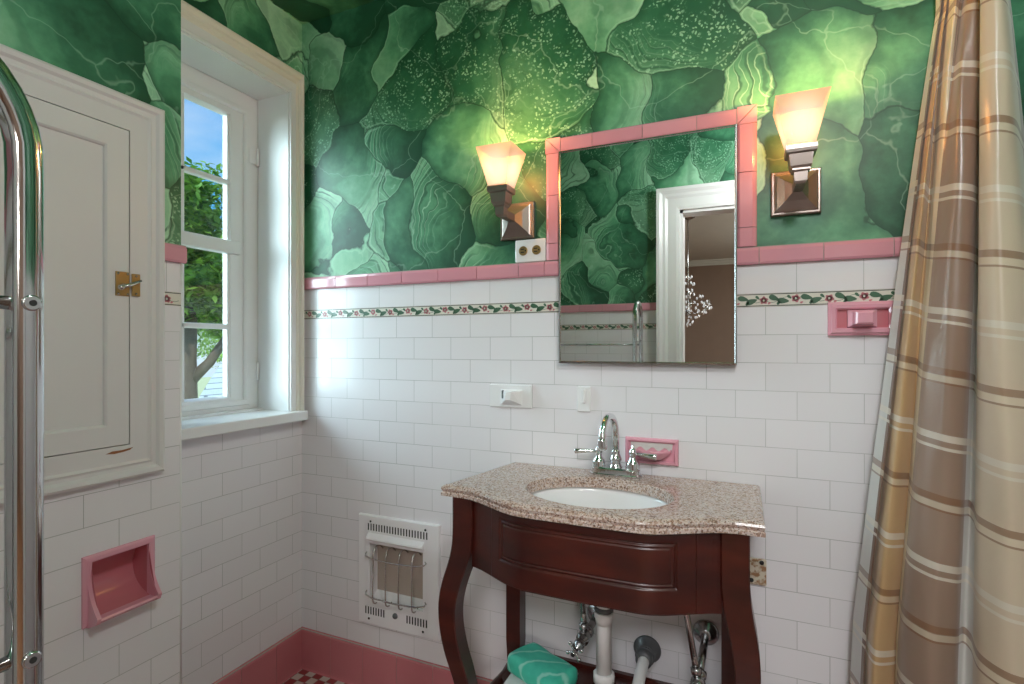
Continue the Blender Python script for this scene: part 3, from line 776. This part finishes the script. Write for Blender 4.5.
for a, b in ((hx0+.05, .273), (hx1-.065, .273), (hx0+.058, .640), (hx0+.300, .640)):
    m = MB(); m.lathe(PB(a, b, TH-.001), (0, -1, 0), [(0, .0045), (.002, .0045), (.003, .003)], 10); m.build('screw', BLACK, ht)

# ------------------------------------------------------------------ vanity
VC = -.353
def front(a):
    a = abs(a)
    return 1.264 - .074*sstep((.345-a)/.21) - .012*max(0, 1-(a/.345)**2)
# countertop with oval cut-out
XL = -.766
def outline():
    pts = []
    for i in range(81):
        a = -.413+.813*i/80; pts.append((VC+a, front(a)))
    for i in range(1, 21): pts.append((VC+.40, front(.4)+(1.6235-front(.4))*i/20))
    for i in range(1, 41): pts.append((VC+.40-(.80-.053)*i/40, 1.6235))
    for i in range(1, 20): pts.append((XL+(VC-.347-XL)*(1-i/20)**1.0, 1.6235-(1.6235-front(.4))*i/20))
    return pts
OUT = outline()
BCX, BCY, BA, BB_ = -.352, 1.373, .196, .147
def inset(pts, d):
    n = len(pts); out = []
    for i in range(n):
        p = Vector(pts[i]); a = Vector(pts[i-1]); b = Vector(pts[(i+1) % n])
        e1 = (p-a).normalized(); e2 = (b-p).normalized()
        n1 = Vector((-e1.y, e1.x)); n2 = Vector((-e2.y, e2.x)); nn = (n1+n2)
        if nn.length < 1e-6: nn = n1
        nn.normalize(); k = max(.5, nn.dot(n1)); q = p+nn*(d/k)
        out.append((q.x, min(q.y, 1.6235)))
    return out
m = MB()
ZT = .914
prof = [(.0, .884), (-.000, .892), (.004, .895), (.002, .899), (.0, .904), (.002, .909), (.007, .9125), (.013, ZT)]
rng = []
for d, z in prof: rng.append([(x, y, z) for x, y in inset(OUT, d)])
top = inset(OUT, .013)
hole = []
for x, y in top:
    an = math.atan2((y-BCY)/BB_, (x-BCX)/BA); hole.append((BCX+BA*cos(an), BCY+BB_*sin(an)))
def lerp2(a, b, t): return (a[0]+(b[0]-a[0])*t, a[1]+(b[1]-a[1])*t)
for t in (.33, .66): rng.append([(*lerp2(a, b, t), ZT) for a, b in zip(top, hole)])
def hs(s_, z): return [(BCX+(x-BCX)*s_, BCY+(y-BCY)*s_, z) for x, y in hole]
rng += [hs(1.0, ZT), hs(.992, .9125), hs(.988, .909), hs(.988, .884)]
rng.append([(*lerp2(a, b, .0), .884) for a, b in zip(inset(OUT, 0), hole)])
m.rings(rng[:-1], cap=False, smooth=False)
# underside
A = [m.v((x, y, .884)) for x, y in OUT]; Bv = [m.v(p) for p in hs(.988, .884)]
for i in range(len(A)): j = (i+1) % len(A); m.face([A[i], A[j], Bv[j], Bv[i]])
bmesh.ops.remove_doubles(m.bm, verts=m.bm.verts[:], dist=.00005)
ct = m.build('vanity_countertop', GRANITE); tag(ct, 'speckled beige granite countertop with serpentine front resting on the dark wooden vanity', 'countertop')
# basin
bs = empty('sink_basin', (BCX, BCY, .755)); tag(bs, 'oval white undermount sink basin set below the granite top', 'sink')
m = MB(); R_ = []
for i in range(15):
    t = i/14; z = .884-.128*sin(t*pi/2)**1.0; k = 1.035*max(.09, cos(t*pi/2)**.42)
    R_.append([(BCX+BA*k*cos(2*pi*j/64), BCY+BB_*k*sin(2*pi*j/64), z) for j in range(64)])
full = [[(BCX+(x-BCX)*1.07, BCY+(y-BCY)*1.07, .8838) for x, y, z in R_[0]]]
outer = [[(BCX+(x-BCX)*1.05, BCY+(y-BCY)*1.05, z-.007) for x, y, z in r] for r in R_]
m.rings(list(reversed(outer))+full+[[(x, y, .8838) for x, y, z in R_[0]]]+R_[1:], cap=True); m.build('bowl', CERAM, bs)
m = MB(); m.lathe((BCX, BCY, .7545), (0, 0, 1), [(0, .022), (.003, .022), (.004, .018)], 24); m.build('drain_ring', CHROME, bs)
# wooden stand
va = empty('vanity', (VC, 1.42, 0)); tag(va, 'dark cherry wood vanity stand with curved drawer front and bowed legs', 'vanity')
def legoff(z):
    K = [(0, .012), (.05, .002), (.15, -.018), (.25, -.016), (.38, .006), (.46, .030), (.55, .043), (.62, .037), (.68, .018), (.72, .004), (.76, 0), (.884, 0)]
    for (a, oa), (b, ob) in zip(K, K[1:]):
        if a <= z <= b: return oa+(ob-oa)*sstep((z-a)/(b-a)) if False else oa+(ob-oa)*(z-a)/(b-a)
    return 0
def legsm(z): return sum(legoff(max(0, min(.884, z+d))) for d in (-.04, -.025, -.01, 0, .01, .025, .04))/7
def legw(z): return .030 if z > .72 else .030-.004*sstep((.72-z)/.2)-.008*sstep((.45-z)/.3)
for s_ in (-1, 1):
    m = MB(); r_ = []
    for i in range(61):
        z = .8838*(1-i/60); o = legsm(z); w = legw(z); o *= 1 if s_ < 0 else .62; x = VC+s_*((.352 if s_ < 0 else .339)+o); y = 1.302-.45*o
        c = .003
        r_.append([(x-w, y-w+c, z), (x-w+c, y-w, z), (x+w-c, y-w, z), (x+w, y-w+c, z), (x+w, y+w-c, z), (x+w-c, y+w, z), (x-w+c, y+w, z), (x-w, y+w-c, z)])
    m.rings(r_, smooth=False); o = m.build('leg', WOOD, va)
for s_ in (-1, 1):
    m = MB(); r_ = []
    for z, w, ox in ((.8838, .024, 0), (.35, .024, 0), (.30, .022, 0), (.12, .019, 0), (0, .017, .004)):
        x = VC+s_*(.325+ox); y = 1.588
        r_.append([(x-w, y-w, z), (x+w, y-w, z), (x+w, y+w, z), (x-w, y+w, z)])
    m.rings(r_, smooth=False); m.build('leg', WOOD, va)
# aprons
def slab(m, a0, a1, z0, z1, off, th, n=40):
    o = [[(VC+a0+(a1-a0)*i/n, front(a0+(a1-a0)*i/n)+off+h, z) for h, z in ((0, z0), (0, z1), (th, z1), (th, z0))] for i in range(n+1)]
    m.rings(o, smooth=False)
m = MB(); slab(m, -.325, .312, .695, .8836, .022, .018, 60); m.build('apron', WOOD, va)
m = MB()
for s_ in (-1, 1): m = MB(); m.box((VC+s_*.345, 1.32, .72), (VC+s_*.325, 1.575, .8836)); m.build('side_rail', WOOD, va)
m = MB(); m.box((VC-.31, 1.585, .80), (VC+.31, 1.602, .8836)); m.build('back_rail', WOOD, va)
def dfront(u, v):
    a = -.248+.508*u; z = .6985+.1815*v
    # rectangular groove
    a0_ = a-.003; dx = 0; dz = min(abs(z-.757), abs(z-.856))
    inx = abs(a0_) < .214; inz = .757 < z < .856
    if inx and inz: d = min(.214-abs(a0_), z-.757, .856-z)
    else: d = -max(abs(a0_)-.214, .757-z, z-.856)
    g = .0048*math.exp(-(d/.0028)**2) + .0030*math.exp(-((d-.009)/.002)**2)
    e = max(0, 1-min(.254-abs(a-.006), z-.6985, .88-z)/.003)
    return (VC+a, front(a)+.016+g+.004*e*e, z)
m = MB(); m.grid(330, 120, dfront); m.build('drawer_front', WOOD, va)
# lower shelf with concave front
def shelf_pts():
    p = [(VC-.31, 1.60), (VC-.31, 1.44)]
    for i in range(21):
        a = -.31+.62*i/20; p.append((VC+a, 1.30+.14*(abs(a)/.31)**3))
    p += [(VC+.31, 1.44), (VC+.31, 1.60)]
    return p
m = MB(); m.prism(shelf_pts(), lambda a, b, h: (a, b, h), .286, .310)
m.box((VC-.30, 1.572, .310), (VC+.30, 1.586, .322))
m.build('shelf', WOOD, va)
for s_ in (-1, 1): m = MB(); m.tube([(VC+s_*.318, 1.575, .298), (VC+s_*.310, 1.47, .298), (VC+s_*.318, 1.38, .300), (VC+s_*.331, 1.325, .30)], .013, 10); m.build('side_stretcher', WOOD, va)

# ------------------------------------------------------------------ faucet
fc = empty('faucet', (-.346, 1.568, ZT)); tag(fc, 'polished chrome two-handle faucet with high arched spout behind the basin', 'faucet')
fx, fy = -.346, 1.568
m = MB(); r_ = []
for z, k in ((ZT+.0002, 1), (ZT+.005, 1.0), (ZT+.007, .95), (ZT+.020, .93), (ZT+.025, .86)):
    pts = []
    for i in range(40):
        a = 2*pi*i/40; cxx = cos(a); syy = sin(a)
        pts.append((fx+.078*k*math.copysign(abs(cxx)**.55, cxx), fy+.027*k*math.copysign(abs(syy)**.7, syy), z))
    r_.append(pts)
m.rings(r_, smooth=False); m.build('base', CHROME, fc)
m = MB()
m.lathe((fx, fy, ZT+.020), (0, 0, 1), [(0, .019), (.006, .020), (.012, .016), (.020, .015), (.028, .0185), (.034, .016), (.046, .0115), (.052, .0125), (.056, .0105)], 24)
pts = [(fx, fy, ZT+.07), (fx, fy, ZT+.125)] + [(fx-.007*(1-cos(radians(a))), fy-.054+.054*cos(radians(a)), ZT+.125+.056*sin(radians(a))) for a in range(12, 181, 12)] + [(fx-.014, fy-.1085, ZT+.122)]
m.tube(pts, [.0105]*len(pts), 16)
m.lathe((fx-.014, fy-.1085, ZT+.126), (0, 0, -1), [(0, .0105), (.006, .0130), (.012, .0125), (.022, .0140), (.030, .0135), (.034, .010)], 20)
m.build('spout', CHROME, fc)
for s_ in (-1, 1):
    hx = fx+s_*.051
    m = MB()
    m.lathe((hx, fy, ZT+.019), (0, 0, 1), [(0, .021), (.004, .022), (.010, .0195), (.018, .0205), (.026, .0175), (.034, .011), (.042, .0085), (.047, .0115), (.053, .0125), (.060, .0095), (.066, .005), (.072, .0058), (.076, .001)], 24)
    hb = m.build('handle', CHROME, fc)
    m = MB(); yy = fy-.010
    m.tube([(hx, fy, ZT+.067), (hx+s_*.018, fy-.004, ZT+.068), (hx+s_*.034, yy, ZT+.068), (hx+s_*.055, yy-.004, ZT+.067), (hx+s_*.068, yy-.006, ZT+.066), (hx+s_*.072, yy-.007, ZT+.066)], [.0055, .0045, .0062, .0075, .0088, .005], 14)
    m.build('lever', CHROME, hb)
m = MB(); m.tube([(fx, fy+.021, ZT+.017), (fx, fy+.021, ZT+.055)], .0025, 8); m.sphere((fx, fy+.021, ZT+.058), .0055, 10); m.build('lift_rod', CHROME, fc)

# ------------------------------------------------------------------ plumbing under the sink
dp = empty('drain_pipe', (-.352, 1.448, .18)); tag(dp, 'white plastic sink drain pipe running down under the vanity to a grey wall coupling', 'pipe')
dx, dy = -.352, 1.448
m = MB(); m.tube([(BCX, BCY, .736), (BCX, BCY+.01, .728), (dx, dy-.01, .715), (dx, dy, .70), (dx, dy, .375)], [.019, .019, .0205, .0215, .0215], 20)
m.lathe((dx, dy, .528), (0, 0, 1), [(0, .0222), (.012, .0235), (.018, .0262), (.034, .0262)], 20)
m.build('tailpiece', PVC, dp)
m = MB(); m.lathe((dx, dy, .562), (0, 0, 1), [(0, .0225), (.003, .0262), (.010, .0262), (.014, .022)], 20); m.build('washer', RUBBER, dp, 'dark rubber washer at the top')
m = MB(); m.lathe((dx, dy, .365), (0, 0, 1), [(0, .025), (.003, .030), (.024, .030), (.028, .025)], 12); m.build('slip_nut', PVC, dp)
wx, wz = -.262, .385
m = MB()
pts = [(dx, dy, .40), (dx, dy, .368), (dx+.004, dy-.004, .345), (dx+.018, dy-.014, .333), (dx+.040, dy-.022, .331), (wx-.020, dy-.018, .334), (wx-.006, dy-.004, .346), (wx-.001, dy+.022, .362), (wx, dy+.06, .376), (wx, YB-.06, wz), (wx, YB-.01, wz)]
m.tube(pts, .0162, 18); m.build('trap', PVC, dp)
m = MB(); m.lathe((wx, YB-.001, wz), (0, -1, 0), [(0, .040), (.003, .041), (.008, .037), (.012, .029), (.030, .027), (.032, .025), (.055, .0245), (.068, .0235), (.070, .0165)], 28)
for q in (.036, .046): m.tube([(wx+.0265*cos(2*pi*i/24), YB-q, wz+.0265*sin(2*pi*i/24)) for i in range(24)], .0022, 6, loop=True)
m.build('wall_coupling', RUBBER, dp, 'dark grey coupling on the wall')

def valve(vx, vz, kx, ky, kz, hosetop, label):
    r = empty('shutoff_valve', (vx, YB, vz-.05)); tag(r, label, 'valve', 'shutoff valves below the sink')
    m = MB(); m.lathe((vx, YB-.001, vz), (0, -1, 0), [(0, .036), (.003, .0365), (.009, .033), (.013, .024), (.022, .017), (.024, .012)], 28); m.build('escutcheon', CHROMED, r)
    V = Vector((kx, ky, kz)); A_ = Vector((vx, YB-.02, vz)); d = (V-A_).normalized()
    m = MB(); m.tube([A_, V], .0105, 12)
    m.lathe(V-d*.035, d, [(0, .013), (.004, .0185), (.018, .0185), (.022, .014), (.030, .019), (.050, .0195), (.056, .014), (.066, .016), (.078, .015), (.082, .007), (.096, .006)], 16)
    up = (Vector(hosetop)-V).normalized(); b0 = V+Vector((0, 0, .004))
    m.lathe(b0, up, [(0, .011), (.018, .011), (.020, .0145), (.034, .0145), (.036, .010)], 8)
    body = m.build('valve_body', CHROMED, r)
    c = V+d*.062
    x = d.cross(Vector((0, 0, 1))).normalized(); y = x.cross(d)
    m = MB(); m.lathe(c-d*.006, d, [(0, .008), (.014, .008), (.018, .0065), (.020, .004)], 14)
    for i in range(4):
        a = pi/4+.35+i*pi/2; dd = x*cos(a)+y*sin(a)
        m.tube([c, c+dd*.020, c+dd*.025], [.0038, .0030, .0045], 8); m.sphere(c+dd*.026, .0058, 10)
    m.build('cross_handle', CHROME, r)
    m = MB(); m.lathe(c+d*.0125, d, [(0, .006), (.0035, .006), (.0045, .003)], 12); m.build('index_button', BLACK, r)
    s0 = b0+up*.034; T_ = Vector(hosetop)
    m = MB(); m.tube([s0, s0*.5+T_*.5+Vector((-.004, 0, 0)), T_], .0085, 12); m.lathe(s0, up, [(0, .0095), (.03, .0085), (.034, .0065)], 10); m.build('supply_hose', STEEL, r)
valve(-.412, .462, -.428, 1.515, .440, (-.445, 1.53, .80), 'tarnished chrome shutoff valve left of the white drain pipe under the sink')
valve(-.096, .471, -.108, 1.490, .400, (-.172, 1.52, .80), 'tarnished chrome shutoff valve right of the drain pipe with round wall flange')

# ------------------------------------------------------------------ cloth on a tray on the shelf
tr = MB(); tr.bbox((-.635, 1.345, .3102), (-.450, 1.535, .322), .005)
tr.build('tray', CERAM, None); tray = bpy.context.scene.collection.objects[-1]; tag(tray, 'thin white tray under the teal cloth on the vanity shelf', 'tray')
def cloth(u, v):
    a = 2*pi*v                                          # rolled / folded loaf, long axis along u
    L = .200; s = (u-.5)*L
    e = min(1, (1-abs(2*u-1))*7)**.5 if abs(2*u-1) < 1 else 0
    cx_, cy_ = cos(a), sin(a)
    rx = .060*(.10+.90*e); rz = .031*(.12+.88*e)
    x = rx*math.copysign(abs(cx_)**.62, cx_); z = rz*math.copysign(abs(cy_)**.7, cy_)
    nz_ = noise.noise(Vector((s*14, x*18, z*20)))*.006
    fold = .004*max(0, sin(a*3+u*4))*e
    ax = Vector((.70, -.30, 0)).normalized(); bx = Vector((.30, .70, 0)).normalized()
    p = Vector((-.536, 1.450, .3222+.030))+ax*s+bx*(x*(1+nz_*6))+Vector((0, 0, z+(nz_+fold if cy_ > -.3 else 0)))
    return (p.x, p.y, max(p.z, .3222))
m = MB(); m.grid(44, 56, cloth); bmesh.ops.remove_doubles(m.bm, verts=m.bm.verts[:], dist=.0002)
o = m.build('folded_towel', TOWEL); tag(o, 'folded teal striped cloth lying on the vanity shelf beneath the sink', 'towel')

# ------------------------------------------------------------------ chrome towel stand in the left foreground
ts = empty('towel_stand', (-.542, .14, 0)); tag(ts, 'tall chrome towel stand of bent tube in the left foreground', 'towel rack')
X0, Yf, Rr, Yb2 = -.546, .240, .10, .040
def hoop(x0, m):
    pts = [(x0, Yf, 0.004), (x0, Yf, .6), (x0, Yf, 1.2), (x0, Yf, 1.44)] + [(x0, .14+Rr*cos(radians(a)), 1.452+Rr*sin(radians(a))) for a in range(6, 180, 8)] + [(x0, Yb2, 1.44), (x0, Yb2, 1.2), (x0, Yb2, .6), (x0, Yb2, .004)]
    m.tube(pts, .0123, 24)
m = MB(); hoop(X0, m); m.build('end_hoop', CHROMEG, ts)
m = MB(); hoop(-1.16, m); m.build('end_hoop', CHROMEG, ts)
for z in (1.332, 1.040, .45):
    m = MB(); m.tube([(X0, Yf-.008, z), (X0, Yb2+.008, z)], .0056, 16)
    m.build('short_rung', CHROMEG, ts)
    m = MB(); m.tube([(X0-.008, Yb2, z-.022), (-1.155, Yb2, z-.022)], .0056, 14); m.build('towel_rail', CHROMEG, ts)
    m = MB(); c = Vector((X0+.0118*cos(.05), Yf-.0118*sin(.05), z))
    m.lathe(c, (1, -.05, 0), [(0, .0066), (.002, .0066), (.003, .0055)], 20); rg = m.build('cap_ring', CHROMEG, ts)
    m = MB(); m.lathe(c+Vector((.0028, 0, 0)), (1, 0, 0), [(0, .0026), (.0006, .0026)], 12); m.build('screw_hole', BLACK, rg)
for y in (Yf, Yb2):
    for x in (X0, -1.16):
        MB().lathe((x, y, 0), (0, 0, 1), [(0, .016), (.010, .016), (.014, .0125)], 18).build('foot', RUBBER, ts)

# ------------------------------------------------------------------ shower curtain
SN, CS_ = sin(YAW), cos(YAW); F = 528.0
def ray(px, Y):
    u = (px-512)/F; return Vector((Y*(-SN+CS_*u)/(CS_+SN*u), Y))
TOPP = [(934,1.590),(940,1.545),(938,1.57),(946,1.53),(944,1.56),(955,1.49),(962,1.50),(968,1.465),(982,1.46),(992,1.50),(986,1.46),(980,1.40),(992,1.370),(1003,1.39),(1007,1.46),(1010,1.52)]
BOTP = [(853,1.560),(866,1.500),(864,1.55),(876,1.470),(897,1.500),(896,1.52),(902,1.430),(930,1.385),(953,1.400),(962,1.425),(970,1.415),(980,1.345),(1012,1.290),(1052,1.315),(1066,1.400),(1072,1.47)]
tp = [ray(*p) for p in TOPP]; bp = [ray(*p) for p in BOTP]
def cr(P_, t):
    n = len(P_)-1; x = t*n; i = min(int(x), n-1); f = x-i
    p0, p1, p2, p3 = P_[max(i-1, 0)], P_[i], P_[i+1], P_[min(i+2, n)]
    return .5*((2*p1)+(p2-p0)*f+(2*p0-5*p1+4*p2-p3)*f*f+(3*p1-p0-3*p2+p3)*f**3)
ZTOP, ZBOT = 2.21, .10
def curt(u, v):
    z = ZTOP+(ZBOT-ZTOP)*v
    w = max(-.02, (2.08-z)/(2.08-.62)); w = w if w < 1 else 1+(w-1)*.4
    w2 = w**.92 if w > 0 else w
    p = cr(tp, u)*(1-w2)+cr(bp, u)*w2
    n1 = noise.noise(Vector((u*7, z*2.6, 1.3)))*.016*min(1, max(0, w)+.15)
    n2 = noise.noise(Vector((u*16, z*5, 4.3)))*.006
    return (p.x-(n1+n2)*.3, p.y-(n1+n2), z)
m = MB(); m.grid(260, 150, curt, uv=lambda a, b: (a, (ZTOP-ZBOT)*b+.038-.10*a))
cu = m.build('shower_curtain', CLOTH, base=(.42, 1.45, ZBOT)); tag(cu, 'beige and brown plaid satin shower curtain gathered at the right wall end', 'curtain')
rd = empty('curtain_rod', (.45, .7, 2.21)); tag(rd, 'chrome shower curtain rod above the tub, carrying the plaid curtain', 'curtain rod')
MB().tube([(.45, YR+.01, 2.225), (.45, YB-.01, 2.225)], .0125, 16).build('rod', CHROME, rd)
for y, d in ((YR, 1), (YB, -1)): MB().lathe((.45, y, 2.225), (0, d, 0), [(0, .03), (.006, .03), (.014, .018)], 20).build('flange', CHROME, rd)

# ------------------------------------------------------------------ globe pendant added out of view to light the bathroom evenly
cl = empty('added_pendant', (.25, .35, 2.17)); tag(cl, 'added white globe pendant, out of view, filling the room with light from the green papered ceiling', 'fill light')
MB().lathe((.25, .35, HC), (0, 0, -1), [(0, .06), (.015, .06), (.03, .02)], 30).build('canopy', NICKEL, cl)
MB().tube([(.25, .35, HC-.02), (.25, .35, 2.36)], .006, 10).build('rod', NICKEL, cl)
_t = NT('added_globe_glow'); _e = _t.n('ShaderNodeEmission'); _e.inputs[0].default_value = (1,.97,.93,1); _e.inputs[1].default_value = 1.2
_r = _t.n('ShaderNodeBsdfTransparent'); _a = _t.n('ShaderNodeAddShader'); _t.t.links.new(_e.outputs[0], _a.inputs[0]); _t.t.links.new(_r.outputs[0], _a.inputs[1]); _t.t.links.new(_a.outputs[0], _t.t.nodes['Material Output'].inputs[0])
m = MB(); m.sphere((.25, .35, 2.27), .105, 28); m.build('fill_globe', _t.m, cl)

# ------------------------------------------------------------------ chandelier in the hall
ch = empty('chandelier', (-.50, -2.4, 1.50)); tag(ch, 'small crystal chandelier hanging in the hall, seen in the mirror', 'chandelier')
cx, cyy = -.50, -2.4
m = MB(); m.lathe((cx, cyy, 2.62), (0, 0, -1), [(0, .07), (.02, .068), (.035, .03)], 24); m.tube([(cx, cyy, 2.6), (cx, cyy, 1.60)], .006, 8); m.lathe((cx, cyy, 1.60), (0, 0, 1), [(0, .012), (.03, .03), (.06, .012), (.2, .010), (.24, .035), (.28, .012)], 16); m.build('stem', CHROMED, ch)
for i in range(6):
    a = i*pi/3+.3; d = Vector((cos(a), sin(a), 0)); c0 = Vector((cx, cyy, 1.68))
    m = MB(); m.tube([c0, c0+d*.07+Vector((0,0,-.05)), c0+d*.15+Vector((0,0,-.05)), c0+d*.21+Vector((0,0,.03))], .006, 8); m.lathe(c0+d*.21+Vector((0,0,.03)), (0,0,1), [(0,.02),(.008,.028),(.012,.010),(.05,.009)], 12); m.build('arm', CHROME, ch)
m = MB(); t_ = bmesh.new(); bmesh.ops.create_icosphere(t_, subdivisions=1, radius=1)
for v in t_.verts: v.co = Vector((v.co.x*.012, v.co.y*.012, v.co.z*.019))
m.merge(t_)
for v in m.bm.verts: v.co += wloc(ch)
c0 = m.build('crystal', CRYST, ch)
k = 0
spots = []
for z, r, n in ((2.0, .035, 5), (1.94, .06, 7), (1.86, .045, 6), (1.80, .14, 12), (1.74, .20, 16), (1.68, .22, 16), (1.64, .17, 13), (1.60, .10, 9), (1.55, .05, 6), (1.51, .02, 3)):
    for i in range(n): a = 2*pi*i/n+z*7; spots.append((r*cos(a), r*sin(a), z-1.50+random.uniform(-.012, .012)))
for i, sp in enumerate(spots):
    c = c0 if i == 0 else c0.copy()
    if i: COL.objects.link(c); c.parent = ch
    c.location = sp; c.rotation_euler = (0, 0, random.random()*3)

# ------------------------------------------------------------------ outside
tag(MB().box((-70, -30, -3.2), (-2.6, 60, -3.0)).build('lawn', LAWN), kind='structure')
def tree(base, h, crown_c, crown_r, trunk_r, nleaf, mat, label, seed, branches):
    rnd = random.Random(seed)
    r = empty('leafy_tree', base); tag(r, label, 'tree', 'trees outside the window')
    b = Vector(base); m = MB()
    fork = b+Vector((0, 0, h))
    m.tube([b, b+Vector((.05, 0, h*.3)), b+Vector((-.03, .03, h*.7)), fork, fork+Vector((.1, .1, 1.4))], [trunk_r*1.5, trunk_r*1.1, trunk_r, trunk_r*.9, trunk_r*.4], 14)
    for e, t_ in branches:
        s_ = b+Vector((0, 0, h*t_)); e = Vector(e); mid = (s_+e)*.5+Vector((0, 0, -.15))
        m.tube([s_, mid, e, e+(e-mid)*.6], [trunk_r*.6, trunk_r*.45, trunk_r*.3, .02], 10)
    m.build('trunk', BARK, r)
    m = MB(); blobs = []
    for i in range(26):
        d = Vector((rnd.gauss(0, 1), rnd.gauss(0, 1), rnd.gauss(0, 1))).normalized()*rnd.uniform(.35, .9)
        blobs.append((Vector(crown_c)+Vector((d.x*crown_r[0], d.y*crown_r[1], d.z*crown_r[2])), rnd.uniform(.22, .42)*crown_r[0]))
    for i in range(nleaf):
        c, rr = rnd.choice(blobs)
        d = Vector((rnd.gauss(0, 1), rnd.gauss(0, 1), rnd.gauss(0, 1))).normalized()*rr*rnd.uniform(.55, 1.08)
        p = c+d; s_ = rnd.uniform(.07, .14)
        u_ = Vector((rnd.gauss(0, 1), rnd.gauss(0, 1), rnd.gauss(0, .6))).normalized(); w_ = u_.cross(Vector((rnd.random()-.5, rnd.random()-.5, 1))).normalized()
        vs = [m.v(p-u_*s_), m.v(p+w_*s_*.5+Vector((0, 0, .01))), m.v(p+u_*s_), m.v(p-w_*s_*.5)]
        m.face(vs)
    m.build('foliage', mat, r, fix=False)
tree((-11.6, 8.05, -3.0), 4.0, (-11.4, 8.9, 3.45), (2.9, 2.9, 1.9), .24, 60000, LEAF1, 'large leafy tree with forked trunk outside the window', 3,
     [((-10.9, 8.7, 1.75), .86), ((-12.3, 7.2, 2.2), .9)])
tree((-24, 21.5, -3.0), 3.4, (-24, 21.5, 2.4), (4.6, 4.6, 3.4), .3, 26000, LEAF2, 'paler round tree standing farther back behind the forked tree', 5, [((-23, 22.4, 2), .8)])
tree((-22, 12.0, -3.0), 3.4, (-22, 12.0, 2.2), (4.0, 4.0, 3.6), .3, 12000, LEAF1, 'distant green tree at the left behind the forked tree', 9, [((-21, 12.6, 2), .8)])
# grey shingled roof of the lower storey
pr = empty('porch_roof', (-3.9, 3.4, .3)); tag(pr, 'grey shingled roof slope seen low through the window', 'roof')
def rp(px, y, t):
    u = (px-512)/F; return Vector((t*(-SN+CS_*u), t*(CS_+SN*u), CZ-(y-347)/F*t))
q = [rp(231, 347, 5.2), rp(196, 402, 3.6), rp(262, 430, 3.2), rp(300, 345, 5.6)]
m = MB(); a = [m.v(p) for p in q]; b = [m.v(p-Vector((0, 0, .12))) for p in q]
m.face(a); m.face(b[::-1])
for i in range(4): m.face([a[i], b[i], b[(i+1) % 4], a[(i+1) % 4]])
m.build('shingle_slope', SHING, pr)

# ------------------------------------------------------------------ lights
def light(name, typ, loc, energy, col, **k):
    l = bpy.data.lights.new(name, typ); l.energy = energy; l.color = col
    for a_, v_ in k.items(): setattr(l, a_, v_)
    o = bpy.data.objects.new(name, l); o.location = loc; COL.objects.link(o); return o
for xc in (-.685, .133):
    light('sconce_bulb', 'POINT', (xc, 1.489, 1.865), 13.5, (1, .54, .14), shadow_soft_size=.022)
light('pendant_fill', 'POINT', (.25, .35, 2.27), 27, (1, .955, 1), shadow_soft_size=.10)  # even room fill from the added pendant
light('hall_fill', 'AREA', (.2, -1.6, 2.55), 62, (.96, .97, 1), shape='DISK', size=1.0)  # added fill light, shining into the bathroom through the door
light('hall_fill', 'POINT', (1.5, -3.0, 1.95), 70, (1, .93, .84), shadow_soft_size=.2)  # added light without a fixture, brightens the hall
o = light('daylight', 'SUN', (-6, -1, 5), 13.5, (.70, .93, 1), angle=radians(62))
o.rotation_euler = Vector((.80, .54, -.24)).to_track_quat('-Z', 'Y').to_euler()
o = light('sun', 'SUN', (5, -5, 9), 3.0, (1, .96, .88), angle=radians(1))
o.rotation_euler = Vector((-.55, .45, -.75)).to_track_quat('-Z', 'Y').to_euler()

# sky
wd = bpy.data.worlds.new('sky'); SC.world = wd; wd.use_nodes = True
nt_ = wd.node_tree; bg = nt_.nodes['Background']
tc = nt_.nodes.new('ShaderNodeTexCoord'); sp = nt_.nodes.new('ShaderNodeSeparateXYZ'); nt_.links.new(tc.outputs['Generated'], sp.inputs[0])
rm = nt_.nodes.new('ShaderNodeValToRGB'); nt_.links.new(sp.outputs[2], rm.inputs[0])
els = rm.color_ramp.elements
els[0].position = 0; els[0].color = srgb(196,226,242); els[1].position = .55; els[1].color = srgb(44,146,234)
e = els.new(.22); e.color = srgb(96,186,244)
nz = nt_.nodes.new('ShaderNodeTexNoise'); nz.inputs['Scale'].default_value = 3.2; nz.inputs['Detail'].default_value = 5
mp = nt_.nodes.new('ShaderNodeMapping'); mp.inputs['Scale'].default_value = (1, 1, 3.0); nt_.links.new(tc.outputs['Generated'], mp.inputs[0]); nt_.links.new(mp.outputs[0], nz.inputs['Vector'])
mr = nt_.nodes.new('ShaderNodeMapRange'); mr.inputs[1].default_value = .48; mr.inputs[2].default_value = .75; mr.inputs[4].default_value = .45; nt_.links.new(nz.outputs[0], mr.inputs[0])
mxn = nt_.nodes.new('ShaderNodeMix'); mxn.data_type = 'RGBA'; nt_.links.new(mr.outputs[0], mxn.inputs[0]); nt_.links.new(rm.outputs[0], mxn.inputs[6]); mxn.inputs[7].default_value = (.85,.93,1,1)
nt_.links.new(mxn.outputs[2], bg.inputs[0]); bg.inputs[1].default_value = 1.0

# ------------------------------------------------------------------ camera and view
cam = bpy.data.cameras.new('camera'); cam.sensor_width = 36; cam.lens = 36*F/1024; cam.shift_y = 5/1024; cam.clip_start = .01
co = bpy.data.objects.new('camera', cam); co.location = (0, 0, CZ); co.rotation_euler = (pi/2, 0, YAW); COL.objects.link(co); SC.camera = co
SC.view_settings.view_transform = 'Standard'; SC.view_settings.look = 'None'; SC.view_settings.gamma = 1; SC.view_settings.exposure = .17
SC.view_settings.use_curve_mapping = False
SC.cycles.use_denoising = True
SC.cycles.max_bounces = 10; SC.cycles.sample_clamp_indirect = 6; SC.cycles.caustics_reflective = False
